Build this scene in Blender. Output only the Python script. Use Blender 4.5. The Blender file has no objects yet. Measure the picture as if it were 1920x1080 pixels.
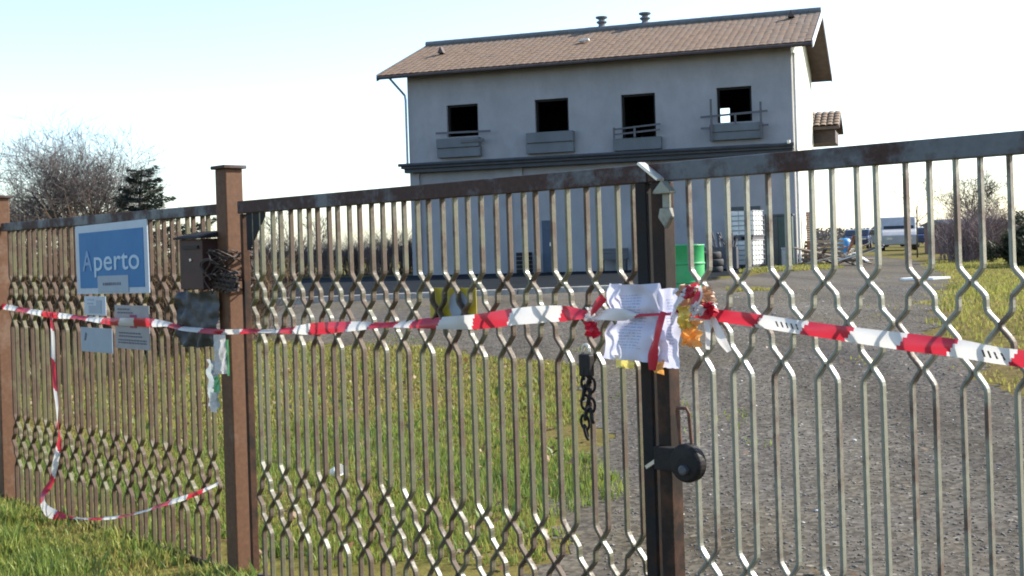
import bpy, math, random
import numpy as np
from mathutils import Vector, Matrix, noise as mnoise

random.seed(7); RNG = np.random.default_rng(7)
scene = bpy.context.scene
COL = scene.collection
R = math.radians

# ------------------------------------------------------------------ camera
EYE = 1.62
ROLL = math.atan(0.0316)
cam = bpy.data.cameras.new('camera')
camo = bpy.data.objects.new('camera', cam); COL.objects.link(camo)
cam.sensor_width = 36.0
cam.lens = 2300 / 1920 * 36.0
cam.shift_y = -79 / 1920
cam.clip_start = 0.05; cam.clip_end = 4000
camo.matrix_world = Matrix.Translation((0, 0, EYE)) @ Matrix.Rotation(R(90), 4, 'X') @ Matrix.Rotation(-ROLL, 4, 'Z')
scene.camera = camo

# ------------------------------------------------------------------ sky and sun
SUN_AZ = 16.0      # from +X towards +Y
SUN_EL = 34.0
world = bpy.data.worlds.new('World'); scene.world = world; world.use_nodes = True
wn = world.node_tree.nodes; wl = world.node_tree.links
bg = wn['Background']
sky = wn.new('ShaderNodeTexSky'); sky.sky_type = 'NISHITA'; sky.sun_disc = False
sky.sun_elevation = R(SUN_EL); sky.sun_rotation = R(90 - SUN_AZ)
sky.air_density = 1.0; sky.dust_density = 0.9; sky.ozone_density = 2.5
wl.new(sky.outputs[0], bg.inputs[0]); bg.inputs[1].default_value = 0.142
sl = bpy.data.lights.new('sun', 'SUN'); so = bpy.data.objects.new('sun', sl); COL.objects.link(so)
sl.energy = 4.5; sl.angle = R(0.5); sl.color = (1.0, 0.93, 0.82)
sd = Vector((math.cos(R(SUN_EL)) * math.cos(R(SUN_AZ)), math.cos(R(SUN_EL)) * math.sin(R(SUN_AZ)), math.sin(R(SUN_EL))))
so.rotation_euler = sd.to_track_quat('Z', 'Y').to_euler()
so.location = (30, 15, 30)
vs = scene.view_settings
scene.display_settings.display_device = 'sRGB'
vs.view_transform = 'Standard'; vs.look = 'None'; vs.gamma = 1.0; vs.use_curve_mapping = False
vs.exposure = 1.35
scene.cycles.max_bounces = 6; scene.cycles.diffuse_bounces = 3
scene.cycles.filter_width = 1.9
scene.cycles.use_denoising = True

# ------------------------------------------------------------------ frames of reference
P0 = Vector((-1.39, 6.15)); DV = Vector((0.6934686, -0.72048685)); NV = Vector((0.72048685, 0.6934686))
FENCE_ROT = math.atan2(DV.y, DV.x)
L0 = Vector((-3.74, 46.0)); BROT = math.atan2(-0.31202434, 0.95007411)
FAR_Z = 0.62

def gz(x, y):
    d = (x - P0.x) * NV.x + (y - P0.y) * NV.y
    t = min(1.0, max(0.0, (d - 0.3) / 11.5))
    return FAR_Z * t * t * (3 - 2 * t)

def gz_np(x, y):
    d = (x - P0.x) * NV.x + (y - P0.y) * NV.y
    t = np.clip((d - 0.3) / 11.5, 0, 1)
    return FAR_Z * t * t * (3 - 2 * t)

def fpt(s, n=0.0, z=0.0):
    p = P0 + DV * s + NV * n
    return Vector((p.x, p.y, z))

# ------------------------------------------------------------------ materials
def new_mat(name):
    m = bpy.data.materials.new(name); m.use_nodes = True
    nt = m.node_tree
    return m, nt, nt.nodes['Principled BSDF']

def N(nt, typ, **kw):
    n = nt.nodes.new(typ)
    for k, v in kw.items():
        setattr(n, k, v)
    return n

def ramp(nt, fac, stops):
    r = N(nt, 'ShaderNodeValToRGB')
    e = r.color_ramp.elements
    while len(e) < len(stops): e.new(0.5)
    for i, (p, c) in enumerate(stops):
        e[i].position = p; e[i].color = (*c, 1)
    nt.links.new(fac, r.inputs[0])
    return r.outputs[0]

def mixc(nt, fac, a, b, mode='MIX'):
    m = N(nt, 'ShaderNodeMix', data_type='RGBA', blend_type=mode)
    for sock, v in ((m.inputs[0], fac), (m.inputs[6], a), (m.inputs[7], b)):
        if hasattr(v, 'node'): nt.links.new(v, sock)
        elif isinstance(v, (int, float)): sock.default_value = v
        else: sock.default_value = (*v, 1)
    return m.outputs[2]

def noise_tex(nt, scale, detail=4, rough=0.6, coord='Object', stretch=None):
    tc = N(nt, 'ShaderNodeTexCoord')
    src = tc.outputs[coord]
    if stretch:
        mp = N(nt, 'ShaderNodeMapping'); mp.inputs['Scale'].default_value = stretch
        nt.links.new(src, mp.inputs[0]); src = mp.outputs[0]
    n = N(nt, 'ShaderNodeTexNoise')
    n.inputs['Scale'].default_value = scale; n.inputs['Detail'].default_value = detail; n.inputs['Roughness'].default_value = rough
    nt.links.new(src, n.inputs['Vector'])
    return n.outputs[0]

def bump(nt, bsdf, h, strength=0.3, dist=0.02):
    b = N(nt, 'ShaderNodeBump'); b.inputs['Strength'].default_value = strength; b.inputs['Distance'].default_value = dist
    nt.links.new(h, b.inputs['Height']); nt.links.new(b.outputs[0], bsdf.inputs['Normal'])

def simple(name, c1, c2=None, scale=8, rough=0.7, metal=0.0, bmp=0.0, spec=0.5, stretch=None, lo=0.35, hi=0.65, coord='Object'):
    m, nt, b = new_mat(name)
    b.inputs['Roughness'].default_value = rough; b.inputs['Metallic'].default_value = metal
    b.inputs['Specular IOR Level'].default_value = spec
    if c2 is None: c2 = tuple(v * 0.8 for v in c1)
    n = noise_tex(nt, scale, 5, 0.65, coord, stretch)
    nt.links.new(ramp(nt, n, [(lo, c1), (hi, c2)]), b.inputs['Base Color'])
    if bmp: bump(nt, b, n, bmp, 0.01)
    return m

def rusty(name, paint, rust, amount, rough=0.42, spec=0.6, vary=0.25):
    """painted steel, flaking to rust, each piece a little different"""
    m, nt, b = new_mat(name)
    oi = N(nt, 'ShaderNodeObjectInfo')
    tc = N(nt, 'ShaderNodeTexCoord')
    add = N(nt, 'ShaderNodeVectorMath', operation='ADD')
    sc = N(nt, 'ShaderNodeVectorMath', operation='SCALE'); sc.inputs['Scale'].default_value = 37.0
    cmb = N(nt, 'ShaderNodeCombineXYZ')
    for i in range(3): nt.links.new(oi.outputs['Random'], cmb.inputs[i])
    nt.links.new(cmb.outputs[0], sc.inputs[0])
    nt.links.new(tc.outputs['Object'], add.inputs[0]); nt.links.new(sc.outputs[0], add.inputs[1])
    n1 = N(nt, 'ShaderNodeTexNoise'); n1.inputs['Scale'].default_value = 5.0; n1.inputs['Detail'].default_value = 6; n1.inputs['Roughness'].default_value = 0.7
    n2 = N(nt, 'ShaderNodeTexNoise'); n2.inputs['Scale'].default_value = 45.0; n2.inputs['Detail'].default_value = 4
    nt.links.new(add.outputs[0], n1.inputs['Vector']); nt.links.new(add.outputs[0], n2.inputs['Vector'])
    mth = N(nt, 'ShaderNodeMath', operation='MULTIPLY_ADD'); mth.inputs[1].default_value = vary; 
    nt.links.new(oi.outputs['Random'], mth.inputs[0]); nt.links.new(n1.outputs[0], mth.inputs[2])
    lo = 0.72 - 0.5 * amount + vary * 0.5 - 0.07
    f = ramp(nt, mth.outputs[0], [(lo, (0, 0, 0)), (lo + 0.14, (1, 1, 1))])
    p2 = mixc(nt, n2.outputs[0], tuple(v * 0.7 for v in paint), tuple(min(1, v * 1.25) for v in paint))
    r2 = mixc(nt, n2.outputs[0], tuple(v * 0.55 for v in rust), tuple(v * 1.4 for v in rust))
    nt.links.new(mixc(nt, f, p2, r2), b.inputs['Base Color'])
    rr = N(nt, 'ShaderNodeMapRange'); rr.inputs[3].default_value = rough; rr.inputs[4].default_value = 0.75
    nt.links.new(f, rr.inputs[0]); nt.links.new(rr.outputs[0], b.inputs['Roughness'])
    b.inputs['Specular IOR Level'].default_value = spec
    bump(nt, b, n2.outputs[0], 0.25, 0.002)
    return m

def attr_mat(name, rough=0.6, transl=0.0, spec=0.3):
    m, nt, b = new_mat(name)
    a = N(nt, 'ShaderNodeAttribute', attribute_name='col')
    nt.links.new(a.outputs['Color'], b.inputs['Base Color'])
    b.inputs['Roughness'].default_value = rough; b.inputs['Specular IOR Level'].default_value = spec
    if transl:
        t = N(nt, 'ShaderNodeBsdfTranslucent'); nt.links.new(a.outputs['Color'], t.inputs['Color'])
        mx = N(nt, 'ShaderNodeMixShader'); mx.inputs[0].default_value = transl
        nt.links.new(b.outputs[0], mx.inputs[1]); nt.links.new(t.outputs[0], mx.inputs[2])
        nt.links.new(mx.outputs[0], nt.nodes['Material Output'].inputs['Surface'])
    return m

def sheet_mat(name, col, transl=0.35, rough=0.35):
    m, nt, b = new_mat(name)
    b.inputs['Base Color'].default_value = (*col, 1); b.inputs['Roughness'].default_value = rough
    t = N(nt, 'ShaderNodeBsdfTranslucent'); t.inputs['Color'].default_value = (*col, 1)
    mx = N(nt, 'ShaderNodeMixShader'); mx.inputs[0].default_value = transl
    nt.links.new(b.outputs[0], mx.inputs[1]); nt.links.new(t.outputs[0], mx.inputs[2])
    nt.links.new(mx.outputs[0], nt.nodes['Material Output'].inputs['Surface'])
    return m

M = {}
M['bar'] = rusty('bar_paint', (0.19, 0.19, 0.15), (0.085, 0.055, 0.036), 0.30, 0.34, 0.6, vary=.14)
M['bar_brown'] = rusty('bar_mixed', (0.105, 0.102, 0.06), (0.066, 0.041, 0.022), 0.50, 0.36, 0.6, vary=.14)
M['bar_rust'] = rusty('bar_rusty', (0.098, 0.088, 0.038), (0.064, 0.036, 0.019), 0.5, 0.4, 0.5, vary=.2)
M['rail'] = rusty('rail_paint', (0.105, 0.112, 0.12), (0.055, 0.03, 0.024), 0.5, 0.5, 0.25, vary=.1)
M['post'] = rusty('post_rust', (0.135, 0.08, 0.05), (0.10, 0.046, 0.022), 0.62, 0.5, 0.35)
M['stile'] = rusty('stile_dark', (0.015, 0.015, 0.016), (0.03, 0.018, 0.012), 0.2, 0.6, 0.12, vary=0.05)
M['stile_rust'] = rusty('stile_brown', (0.02, 0.014, 0.011), (0.06, 0.030, 0.018), 0.42, 0.6, 0.15, vary=0.1)
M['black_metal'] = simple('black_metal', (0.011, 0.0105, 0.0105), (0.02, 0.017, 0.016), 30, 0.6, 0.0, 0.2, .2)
M['dark_grey'] = simple('dark_grey_metal', (0.07, 0.07, 0.075), (0.04, 0.04, 0.045), 20, 0.5)
M['galv'] = simple('galvanised', (0.62, 0.58, 0.5), (0.5, 0.46, 0.38), 30, 0.3, 0.35)
M['rust'] = simple('rust', (0.16, 0.075, 0.04), (0.06, 0.03, 0.02), 30, 0.8, 0.0, 0.3)
M['wire'] = simple('old_wire', (0.05, 0.03, 0.022), (0.025, 0.018, 0.015), 60, 0.7)
M['box_brown'] = simple('mailbox_paint', (0.055, 0.022, 0.017), (0.036, 0.016, 0.013), 14, 0.6, spec=.25)
M['box_lid'] = simple('mailbox_lid', (0.02, 0.017, 0.017), (0.014, 0.012, 0.012), 14, 0.7, spec=.2)
M['bag'] = simple('dark_bag', (0.022, 0.022, 0.025), (0.05, 0.051, 0.056), 22, 0.55, spec=.3)
M['red'] = sheet_mat('tape_red', (0.46, 0.024, 0.045))
M['white'] = sheet_mat('tape_white', (0.62, 0.60, 0.58))
M['ink'] = simple('tape_print', (0.02, 0.02, 0.02))
M['green_strip'] = sheet_mat('strip_green', (0.12, 0.4, 0.16), 0.2)
M['shred'] = sheet_mat('grey_plastic', (0.3, 0.34, 0.35), 0.5)
M['orange'] = sheet_mat('orange_paper', (0.72, 0.36, 0.10), 0.3)
M['yellow'] = sheet_mat('yellow_paper', (0.75, 0.62, 0.16), 0.3)
M['tan'] = sheet_mat('tan_paper', (0.48, 0.3, 0.19), 0.3)
M['sign_white'] = simple('sign_white', (0.34, 0.40, 0.47), (0.30, 0.35, 0.42), 12, 0.45)
M['sign_blue'] = simple('sign_blue', (0.026, 0.125, 0.29), (0.034, 0.15, 0.32), 5, 0.55, spec=.2)
M['sign_text'] = simple('sign_lettering', (0.28, 0.40, 0.52), (0.25, 0.36, 0.48), 20, 0.4)
M['sign_faded'] = simple('sign_faded_lettering', (0.07, 0.19, 0.37), (0.05, 0.16, 0.34), 20, 0.4)
M['sign_grey'] = simple('sign_grey', (0.23, 0.22, 0.235), (0.19, 0.185, 0.195), 12, 0.5)
M['sign_label'] = simple('sign_label', (0.22, 0.27, 0.33), (0.2, 0.245, 0.3), 12, 0.5)
M['sign_print'] = simple('sign_print', (0.09, 0.095, 0.12))
M['magenta'] = simple('sign_magenta', (0.22, 0.03, 0.09))
M['sign_yellow'] = simple('sign_yellow', (0.40, 0.31, 0.015), (0.33, 0.25, 0.015), 8, 0.5)
M['sign_emblem'] = simple('sign_emblem', (0.26, 0.27, 0.32), (0.2, 0.22, 0.27), 10, 0.5)

# paper with faint printed lines
def paper_mat():
    m, nt, b = new_mat('printed_paper')
    uv = N(nt, 'ShaderNodeAttribute', attribute_name='uvw')
    sp = N(nt, 'ShaderNodeSeparateXYZ'); nt.links.new(uv.outputs['Vector'], sp.inputs[0])
    w = N(nt, 'ShaderNodeMath', operation='MULTIPLY'); w.inputs[1].default_value = 26.0
    nt.links.new(sp.outputs[1], w.inputs[0])
    fr = N(nt, 'ShaderNodeMath', operation='FRACT'); nt.links.new(w.outputs[0], fr.inputs[0])
    lt = N(nt, 'ShaderNodeMath', operation='LESS_THAN'); lt.inputs[1].default_value = 0.38
    nt.links.new(fr.outputs[0], lt.inputs[0])
    n = N(nt, 'ShaderNodeTexNoise'); n.inputs['Scale'].default_value = 1.0
    mp = N(nt, 'ShaderNodeMapping'); mp.inputs['Scale'].default_value = (45, 26, 1)
    nt.links.new(uv.outputs['Vector'], mp.inputs[0]); nt.links.new(mp.outputs[0], n.inputs['Vector'])
    gt = N(nt, 'ShaderNodeMath', operation='GREATER_THAN'); gt.inputs[1].default_value = 0.46
    nt.links.new(n.outputs[0], gt.inputs[0])
    # margins
    def band(sock, lo, hi):
        a = N(nt, 'ShaderNodeMath', operation='GREATER_THAN'); a.inputs[1].default_value = lo; nt.links.new(sock, a.inputs[0])
        c = N(nt, 'ShaderNodeMath', operation='LESS_THAN'); c.inputs[1].default_value = hi; nt.links.new(sock, c.inputs[0])
        d = N(nt, 'ShaderNodeMath', operation='MULTIPLY'); nt.links.new(a.outputs[0], d.inputs[0]); nt.links.new(c.outputs[0], d.inputs[1])
        return d.outputs[0]
    f = lt.outputs[0]
    for s in (gt.outputs[0], band(sp.outputs[0], 0.34, 0.72), band(sp.outputs[1], 0.16, 0.86)):
        q = N(nt, 'ShaderNodeMath', operation='MULTIPLY'); nt.links.new(f, q.inputs[0]); nt.links.new(s, q.inputs[1]); f = q.outputs[0]
    q = N(nt, 'ShaderNodeMath', operation='MULTIPLY'); q.inputs[1].default_value = 0.6; nt.links.new(f, q.inputs[0])
    colr = mixc(nt, q.outputs[0], (0.62, 0.62, 0.74), (0.16, 0.2, 0.42))
    nt.links.new(colr, b.inputs['Base Color']); b.inputs['Roughness'].default_value = 0.6
    t = N(nt, 'ShaderNodeBsdfTranslucent'); nt.links.new(colr, t.inputs['Color'])
    mx = N(nt, 'ShaderNodeMixShader'); mx.inputs[0].default_value = 0.35
    nt.links.new(b.outputs[0], mx.inputs[1]); nt.links.new(t.outputs[0], mx.inputs[2])
    nt.links.new(mx.outputs[0], nt.nodes['Material Output'].inputs['Surface'])
    return m
M['paper'] = paper_mat()

# building
def plaster_mat(name, c1, c2):
    m, nt, b = new_mat(name)
    n1 = noise_tex(nt, 0.7, 6, 0.6)
    n2 = noise_tex(nt, 2.2, 6, 0.7, stretch=(0.7, 0.7, 0.35))
    n3 = noise_tex(nt, 40, 3, 0.6)
    a = ramp(nt, n1, [(0.3, c1), (0.62, c2), (0.75, tuple(v * .9 for v in c2))])
    st = ramp(nt, n2, [(0.42, (1, 1, 1)), (0.8, (0.80, 0.80, 0.79))])
    nt.links.new(mixc(nt, 1.0, a, st, 'MULTIPLY'), b.inputs['Base Color'])
    b.inputs['Roughness'].default_value = 0.9
    bump(nt, b, n3, 0.25, 0.01)
    return m
M['plaster'] = plaster_mat('plaster', (0.33, 0.315, 0.325), (0.275, 0.27, 0.275))
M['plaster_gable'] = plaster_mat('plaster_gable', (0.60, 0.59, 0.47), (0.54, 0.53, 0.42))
M['concrete'] = plaster_mat('concrete', (0.15, 0.16, 0.17), (0.12, 0.128, 0.135))
M['canopy'] = simple('canopy_dark', (0.045, 0.048, 0.056), (0.03, 0.032, 0.038), 3, 0.6)
M['wood_dark'] = simple('weathered_wood', (0.12, 0.115, 0.12), (0.07, 0.066, 0.07), 6, 0.8, stretch=(0.3, 6, 6))
M['soffit'] = simple('soffit_wood', (0.085, 0.06, 0.055), (0.055, 0.042, 0.04), 4, 0.8)
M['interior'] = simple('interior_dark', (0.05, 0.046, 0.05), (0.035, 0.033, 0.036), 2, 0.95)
M['tile'] = attr_mat('clay_tile', 0.85, 0, 0.2)
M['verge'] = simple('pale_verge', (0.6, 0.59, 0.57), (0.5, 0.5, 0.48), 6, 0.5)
M['blue_paint'] = simple('blue_paint', (0.035, 0.06, 0.10), (0.03, 0.05, 0.085), 6, 0.5)
M['dark_door'] = simple('dark_door', (0.03, 0.04, 0.045), (0.045, 0.055, 0.055), 6, 0.5)
M['pipe'] = simple('zinc_pipe', (0.3, 0.31, 0.34), (0.24, 0.25, 0.28), 10, 0.4, 0.3)
# yard
M['white_plastic'] = simple('white_plastic', (0.72, 0.72, 0.68), (0.62, 0.61, 0.56), 3, 0.4)
M['cage'] = simple('tank_cage', (0.32, 0.33, 0.34), (0.25, 0.25, 0.26), 20, 0.4, 0.4)
M['green_drum'] = simple('green_drum', (0.02, 0.26, 0.075), (0.03, 0.31, 0.10), 4, 0.35)
M['dark_green'] = simple('dark_green', (0.02, 0.045, 0.04), (0.03, 0.06, 0.05), 5, 0.5)
M['blue_tank'] = simple('blue_tank', (0.03, 0.16, 0.38), (0.04, 0.2, 0.42), 4, 0.4)
M['car_blue'] = simple('car_dark_blue', (0.02, 0.03, 0.07), None, 3, 0.25)
M['car_silver'] = simple('car_silver', (0.14, 0.145, 0.15), None, 3, 0.3)
M['car_white'] = simple('car_white', (0.36, 0.36, 0.36), None, 3, 0.4)
M['car_red'] = simple('car_maroon', (0.12, 0.025, 0.03), None, 3, 0.4)
M['glass'] = simple('car_glass', (0.015, 0.018, 0.02), None, 3, 0.08)
M['tyre'] = simple('tyre', (0.02, 0.02, 0.02), None, 8, 0.8)
M['wood'] = simple('scrap_wood', (0.22, 0.17, 0.12), (0.12, 0.095, 0.07), 5, 0.85, stretch=(0.4, 5, 5))
M['brick'] = simple('brick_clay', (0.24, 0.12, 0.085), (0.17, 0.09, 0.07), 8, 0.9)
M['white_board'] = simple('white_board', (0.8, 0.79, 0.75), (0.7, 0.69, 0.65), 6, 0.6)
# vegetation
M['bark'] = simple('bare_bark', (0.105, 0.085, 0.08), (0.07, 0.058, 0.055), 6, 0.9)
M['bark_dark'] = simple('dark_bark', (0.075, 0.06, 0.052), (0.05, 0.04, 0.036), 8, 0.9)
M['twig_purple'] = simple('twig_purple', (0.16, 0.115, 0.115), (0.11, 0.08, 0.078), 5, 0.9)
M['twig_brown'] = simple('twig_brown', (0.13, 0.08, 0.038), (0.075, 0.046, 0.026), 4, 0.9)
M['leaf'] = attr_mat('leaf', 0.55, 0.25, 0.3)
M['blade'] = attr_mat('grass_blade', 0.5, 0.45, 0.3)
M['stone'] = attr_mat('stone', 0.85, 0, 0.3)

def ground_mat():
    m, nt, b = new_mat('grassy_soil')
    n1 = noise_tex(nt, 0.5, 6, 0.65); n2 = noise_tex(nt, 9, 5, 0.7)
    a = ramp(nt, n1, [(0.35, (0.10, 0.10, 0.028)), (0.5, (0.12, 0.10, 0.032)), (0.66, (0.12, 0.09, 0.04))])
    c = ramp(nt, n2, [(0.3, (0.6, 0.6, 0.6)), (0.7, (1.3, 1.3, 1.3))])
    nt.links.new(mixc(nt, 1.0, a, c, 'MULTIPLY'), b.inputs['Base Color'])
    b.inputs['Roughness'].default_value = 0.95; b.inputs['Specular IOR Level'].default_value = 0.02; bump(nt, b, n2, 0.6, 0.03)
    return m
M['ground'] = ground_mat()

def gravel_mat():
    m, nt, b = new_mat('gravel')
    tc = N(nt, 'ShaderNodeTexCoord')
    v = N(nt, 'ShaderNodeTexVoronoi'); v.inputs['Scale'].default_value = 38; nt.links.new(tc.outputs['Object'], v.inputs['Vector'])
    v2 = N(nt, 'ShaderNodeTexVoronoi'); v2.inputs['Scale'].default_value = 12; nt.links.new(tc.outputs['Object'], v2.inputs['Vector'])
    n1 = noise_tex(nt, 0.35, 6, 0.6); n2 = noise_tex(nt, 3.5, 6, 0.75)
    base = ramp(nt, n1, [(0.32, (0.112, 0.102, 0.085)), (0.5, (0.103, 0.095, 0.086)), (0.68, (0.09, 0.085, 0.082))])
    pat = ramp(nt, n2, [(0.3, (0.8, 0.8, 0.78)), (0.7, (1.15, 1.15, 1.15))])
    hs = N(nt, 'ShaderNodeSeparateColor'); nt.links.new(v.outputs['Color'], hs.inputs[0])
    st = ramp(nt, hs.outputs[0], [(0.0, (0.55, 0.54, 0.52)), (0.7, (1.1, 1.08, 1.05)), (0.97, (1.3, 1.28, 1.24)), (1.0, (2.2, 2.2, 2.1))])
    n4 = noise_tex(nt, 0.8, 4, 0.6, stretch=(1.9, .16, 1))
    trk = ramp(nt, n4, [(0.36, (0.78, 0.77, 0.76)), (0.5, (1, 1, 1)), (0.64, (1.12, 1.1, 1.06))])
    n5 = noise_tex(nt, 0.22, 5, 0.7)
    mud = ramp(nt, n5, [(0.42, (1, 1, 1)), (0.62, (.86, .82, .70))])
    base = mixc(nt, 1.0, mixc(nt, 1.0, base, trk, 'MULTIPLY'), mud, 'MULTIPLY')
    c = mixc(nt, 1.0, mixc(nt, 1.0, base, pat, 'MULTIPLY'), st, 'MULTIPLY')
    nt.links.new(c, b.inputs['Base Color']); b.inputs['Roughness'].default_value = 0.95; b.inputs['Specular IOR Level'].default_value = 0.03
    ad = N(nt, 'ShaderNodeMath', operation='ADD'); nt.links.new(v.outputs['Distance'], ad.inputs[0]); nt.links.new(n2, ad.inputs[1])
    bump(nt, b, ad.outputs[0], 0.15, 0.008)
    return m
M['gravel'] = gravel_mat()
M['shadow_asphalt'] = simple('asphalt_with_shadow', (0.019, 0.022, 0.025), (0.013, 0.015, 0.018), 1.2, 0.95, 0, 0.3, .02)  # asphalt, darkened so its colour carries the building's shadow
M['kerb'] = simple('kerb_concrete', (0.30, 0.29, 0.26), (0.2, 0.19, 0.17), 5, 0.85)

# ------------------------------------------------------------------ mesh helper
class MB:
    def __init__(s): s.v = []; s.f = []; s.m = []
    def add(s, vs, fs, mat=0):
        o = len(s.v); s.v += [tuple(p) for p in vs]
        for f in fs: s.f.append([o + i for i in f]); s.m.append(mat)
    def box(s, c, d, rot=None, mat=0):
        hx, hy, hz = d[0] / 2, d[1] / 2, d[2] / 2
        vs = [Vector((x, y, z)) for z in (-hz, hz) for y in (-hy, hy) for x in (-hx, hx)]
        if rot is not None: vs = [rot @ p for p in vs]
        s.add([p + Vector(c) for p in vs], [(0, 2, 3, 1), (4, 5, 7, 6), (0, 1, 5, 4), (2, 6, 7, 3), (0, 4, 6, 2), (1, 3, 7, 5)], mat)
    def bx(s, x0, x1, y0, y1, z0, z1, mat=0):
        s.box(((x0 + x1) / 2, (y0 + y1) / 2, (z0 + z1) / 2), (x1 - x0, y1 - y0, z1 - z0), None, mat)
    def prism(s, poly, off, mat=0):
        n = len(poly); a = [Vector(p) for p in poly]; b = [p + Vector(off) for p in a]
        fs = [list(range(n))[::-1], list(range(n, 2 * n))] + [(i, (i + 1) % n, n + (i + 1) % n, n + i) for i in range(n)]
        s.add(a + b, fs, mat)
    def tube(s, pts, r, n=4, mat=0, cap=True):
        pts = [Vector(p) for p in pts]
        rs = r if isinstance(r, (list, tuple)) else [r] * len(pts)
        t0 = (pts[1] - pts[0]).normalized()
        up = Vector((0, 0, 1)) if abs(t0.z) < 0.9 else Vector((1, 0, 0))
        u = t0.cross(up).normalized(); vs = []
        for i, p in enumerate(pts):
            t = (pts[min(i + 1, len(pts) - 1)] - pts[max(i - 1, 0)])
            if t.length < 1e-9: t = t0
            t = t.normalized(); u = (u - t * u.dot(t)).normalized(); w = t.cross(u)
            for k in range(n):
                a = 2 * math.pi * k / n
                vs.append(p + (u * math.cos(a) + w * math.sin(a)) * rs[i])
        fs = []
        for i in range(len(pts) - 1):
            for k in range(n):
                fs.append((i * n + k, i * n + (k + 1) % n, (i + 1) * n + (k + 1) % n, (i + 1) * n + k))
        if cap and n > 2:
            fs.append(list(range(n))[::-1]); fs.append([(len(pts) - 1) * n + k for k in range(n)])
        s.add(vs, fs, mat)
    def lathe(s, prof, n=20, M4=None, mat=0):
        vs = []
        for r, z in prof:
            for k in range(n):
                a = 2 * math.pi * k / n; p = Vector((r * math.cos(a), r * math.sin(a), z))
                vs.append(M4 @ p if M4 else p)
        fs = []
        for i in range(len(prof) - 1):
            for k in range(n): fs.append((i * n + k, i * n + (k + 1) % n, (i + 1) * n + (k + 1) % n, (i + 1) * n + k))
        fs.append(list(range(n))[::-1]); fs.append([(len(prof) - 1) * n + k for k in range(n)])
        s.add(vs, fs, mat)
    def mesh(s, name, mats, smooth=False):
        me = bpy.data.meshes.new(name); me.from_pydata(s.v, [], s.f)
        mats = mats if isinstance(mats, (list, tuple)) else [mats]
        for m in mats: me.materials.append(m)
        me.polygons.foreach_set('material_index', s.m)
        if smooth: me.polygons.foreach_set('use_smooth', [True] * len(s.f))
        me.validate(); me.update()
        return me
    def build(s, name, mats, parent=None, smooth=False, loc=None, rotz=0, label=None):
        return link(name, s.mesh(name, mats, smooth), parent, loc, rotz, label)

def link(name, me, parent=None, loc=None, rotz=0, label=None):
    o = bpy.data.objects.new(name, me); COL.objects.link(o)
    if parent is not None: o.parent = parent
    if loc is not None: o.location = loc
    if rotz: o.rotation_euler.z = rotz
    if label: o['label'] = label
    return o

def tag(o, label, cat, group=None):
    o['label'] = label; o['category'] = cat
    if group: o['group'] = group
    return o

def thing(name, label, cat, loc=(0, 0, 0), rotz=0, group=None):
    o = bpy.data.objects.new(name, None); COL.objects.link(o)
    o.empty_display_size = 0.2
    o.location = loc; o.rotation_euler.z = rotz
    return tag(o, label, cat, group)

def structure(o):
    o['kind'] = 'structure'; return o
def stuff(o):
    o['kind'] = 'stuff'; return o

def bevel(o, w=0.003, seg=2):
    b = o.modifiers.new('bevel', 'BEVEL'); b.width = w; b.segments = seg; b.limit_method = 'ANGLE'
    return o

def np_mesh(name, verts, faces, mat, cols=None, smooth=False):
    """verts (n,3), faces (m,k) arrays, per-vertex colour"""
    me = bpy.data.meshes.new(name)
    k = faces.shape[1]
    me.vertices.add(len(verts)); me.vertices.foreach_set('co', verts.astype(np.float32).ravel())
    me.loops.add(faces.size); me.loops.foreach_set('vertex_index', faces.astype(np.int32).ravel())
    me.polygons.add(len(faces)); me.polygons.foreach_set('loop_start', np.arange(0, faces.size, k, dtype=np.int32))
    if smooth: me.polygons.foreach_set('use_smooth', np.ones(len(faces), dtype=bool))
    me.update(calc_edges=True)
    if cols is not None:
        ca = me.color_attributes.new('col', 'FLOAT_COLOR', 'POINT')
        ca.data.foreach_set('color', np.column_stack([cols, np.ones(len(cols))]).astype(np.float32).ravel())
    me.materials.append(mat)
    return me

def in_poly(x, y, poly):
    inside = np.zeros(len(x), bool); j = len(poly) - 1
    for i in range(len(poly)):
        xi, yi = poly[i]; xj, yj = poly[j]
        c = ((yi > y) != (yj > y)) & (x < (xj - xi) * (y - yi) / (yj - yi + 1e-12) + xi)
        inside ^= c; j = i
    return inside

def wob(x, y, f=1.0):
    return (np.sin(x * 1.7 * f + 1.3) * np.cos(y * 1.3 * f - .4) + .6 * np.sin(x * 4.1 * f + y * 2.7 * f) + .4 * np.sin(y * 7.3 * f - x * 5.9 * f + 2)) / 2

# ------------------------------------------------------------------ ground
def axis_pts(lo, hi, fine_lo, fine_hi, step):
    a = list(np.arange(fine_lo, fine_hi + 1e-6, step)); d = step
    p = fine_hi
    while p < hi: d *= 1.35; p += d; a.append(min(p, hi))
    d = step; p = fine_lo
    while p > lo: d *= 1.35; p -= d; a.insert(0, max(p, lo))
    return np.array(a)
xs = axis_pts(-1500, 1500, -14, 16, 0.4); ys = axis_pts(-30, 3000, -3, 30, 0.4)
gx, gy = np.meshgrid(xs, ys)
gv = np.column_stack([gx.ravel(), gy.ravel(), gz_np(gx, gy).ravel()])
nx, ny = len(xs), len(ys)
ii = (np.arange(ny - 1)[:, None] * nx + np.arange(nx - 1)[None, :]).ravel()
structure(link('ground', np_mesh('ground', gv, np.column_stack([ii, ii + 1, ii + nx + 1, ii + nx]), M['ground'], None, True)))

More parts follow.
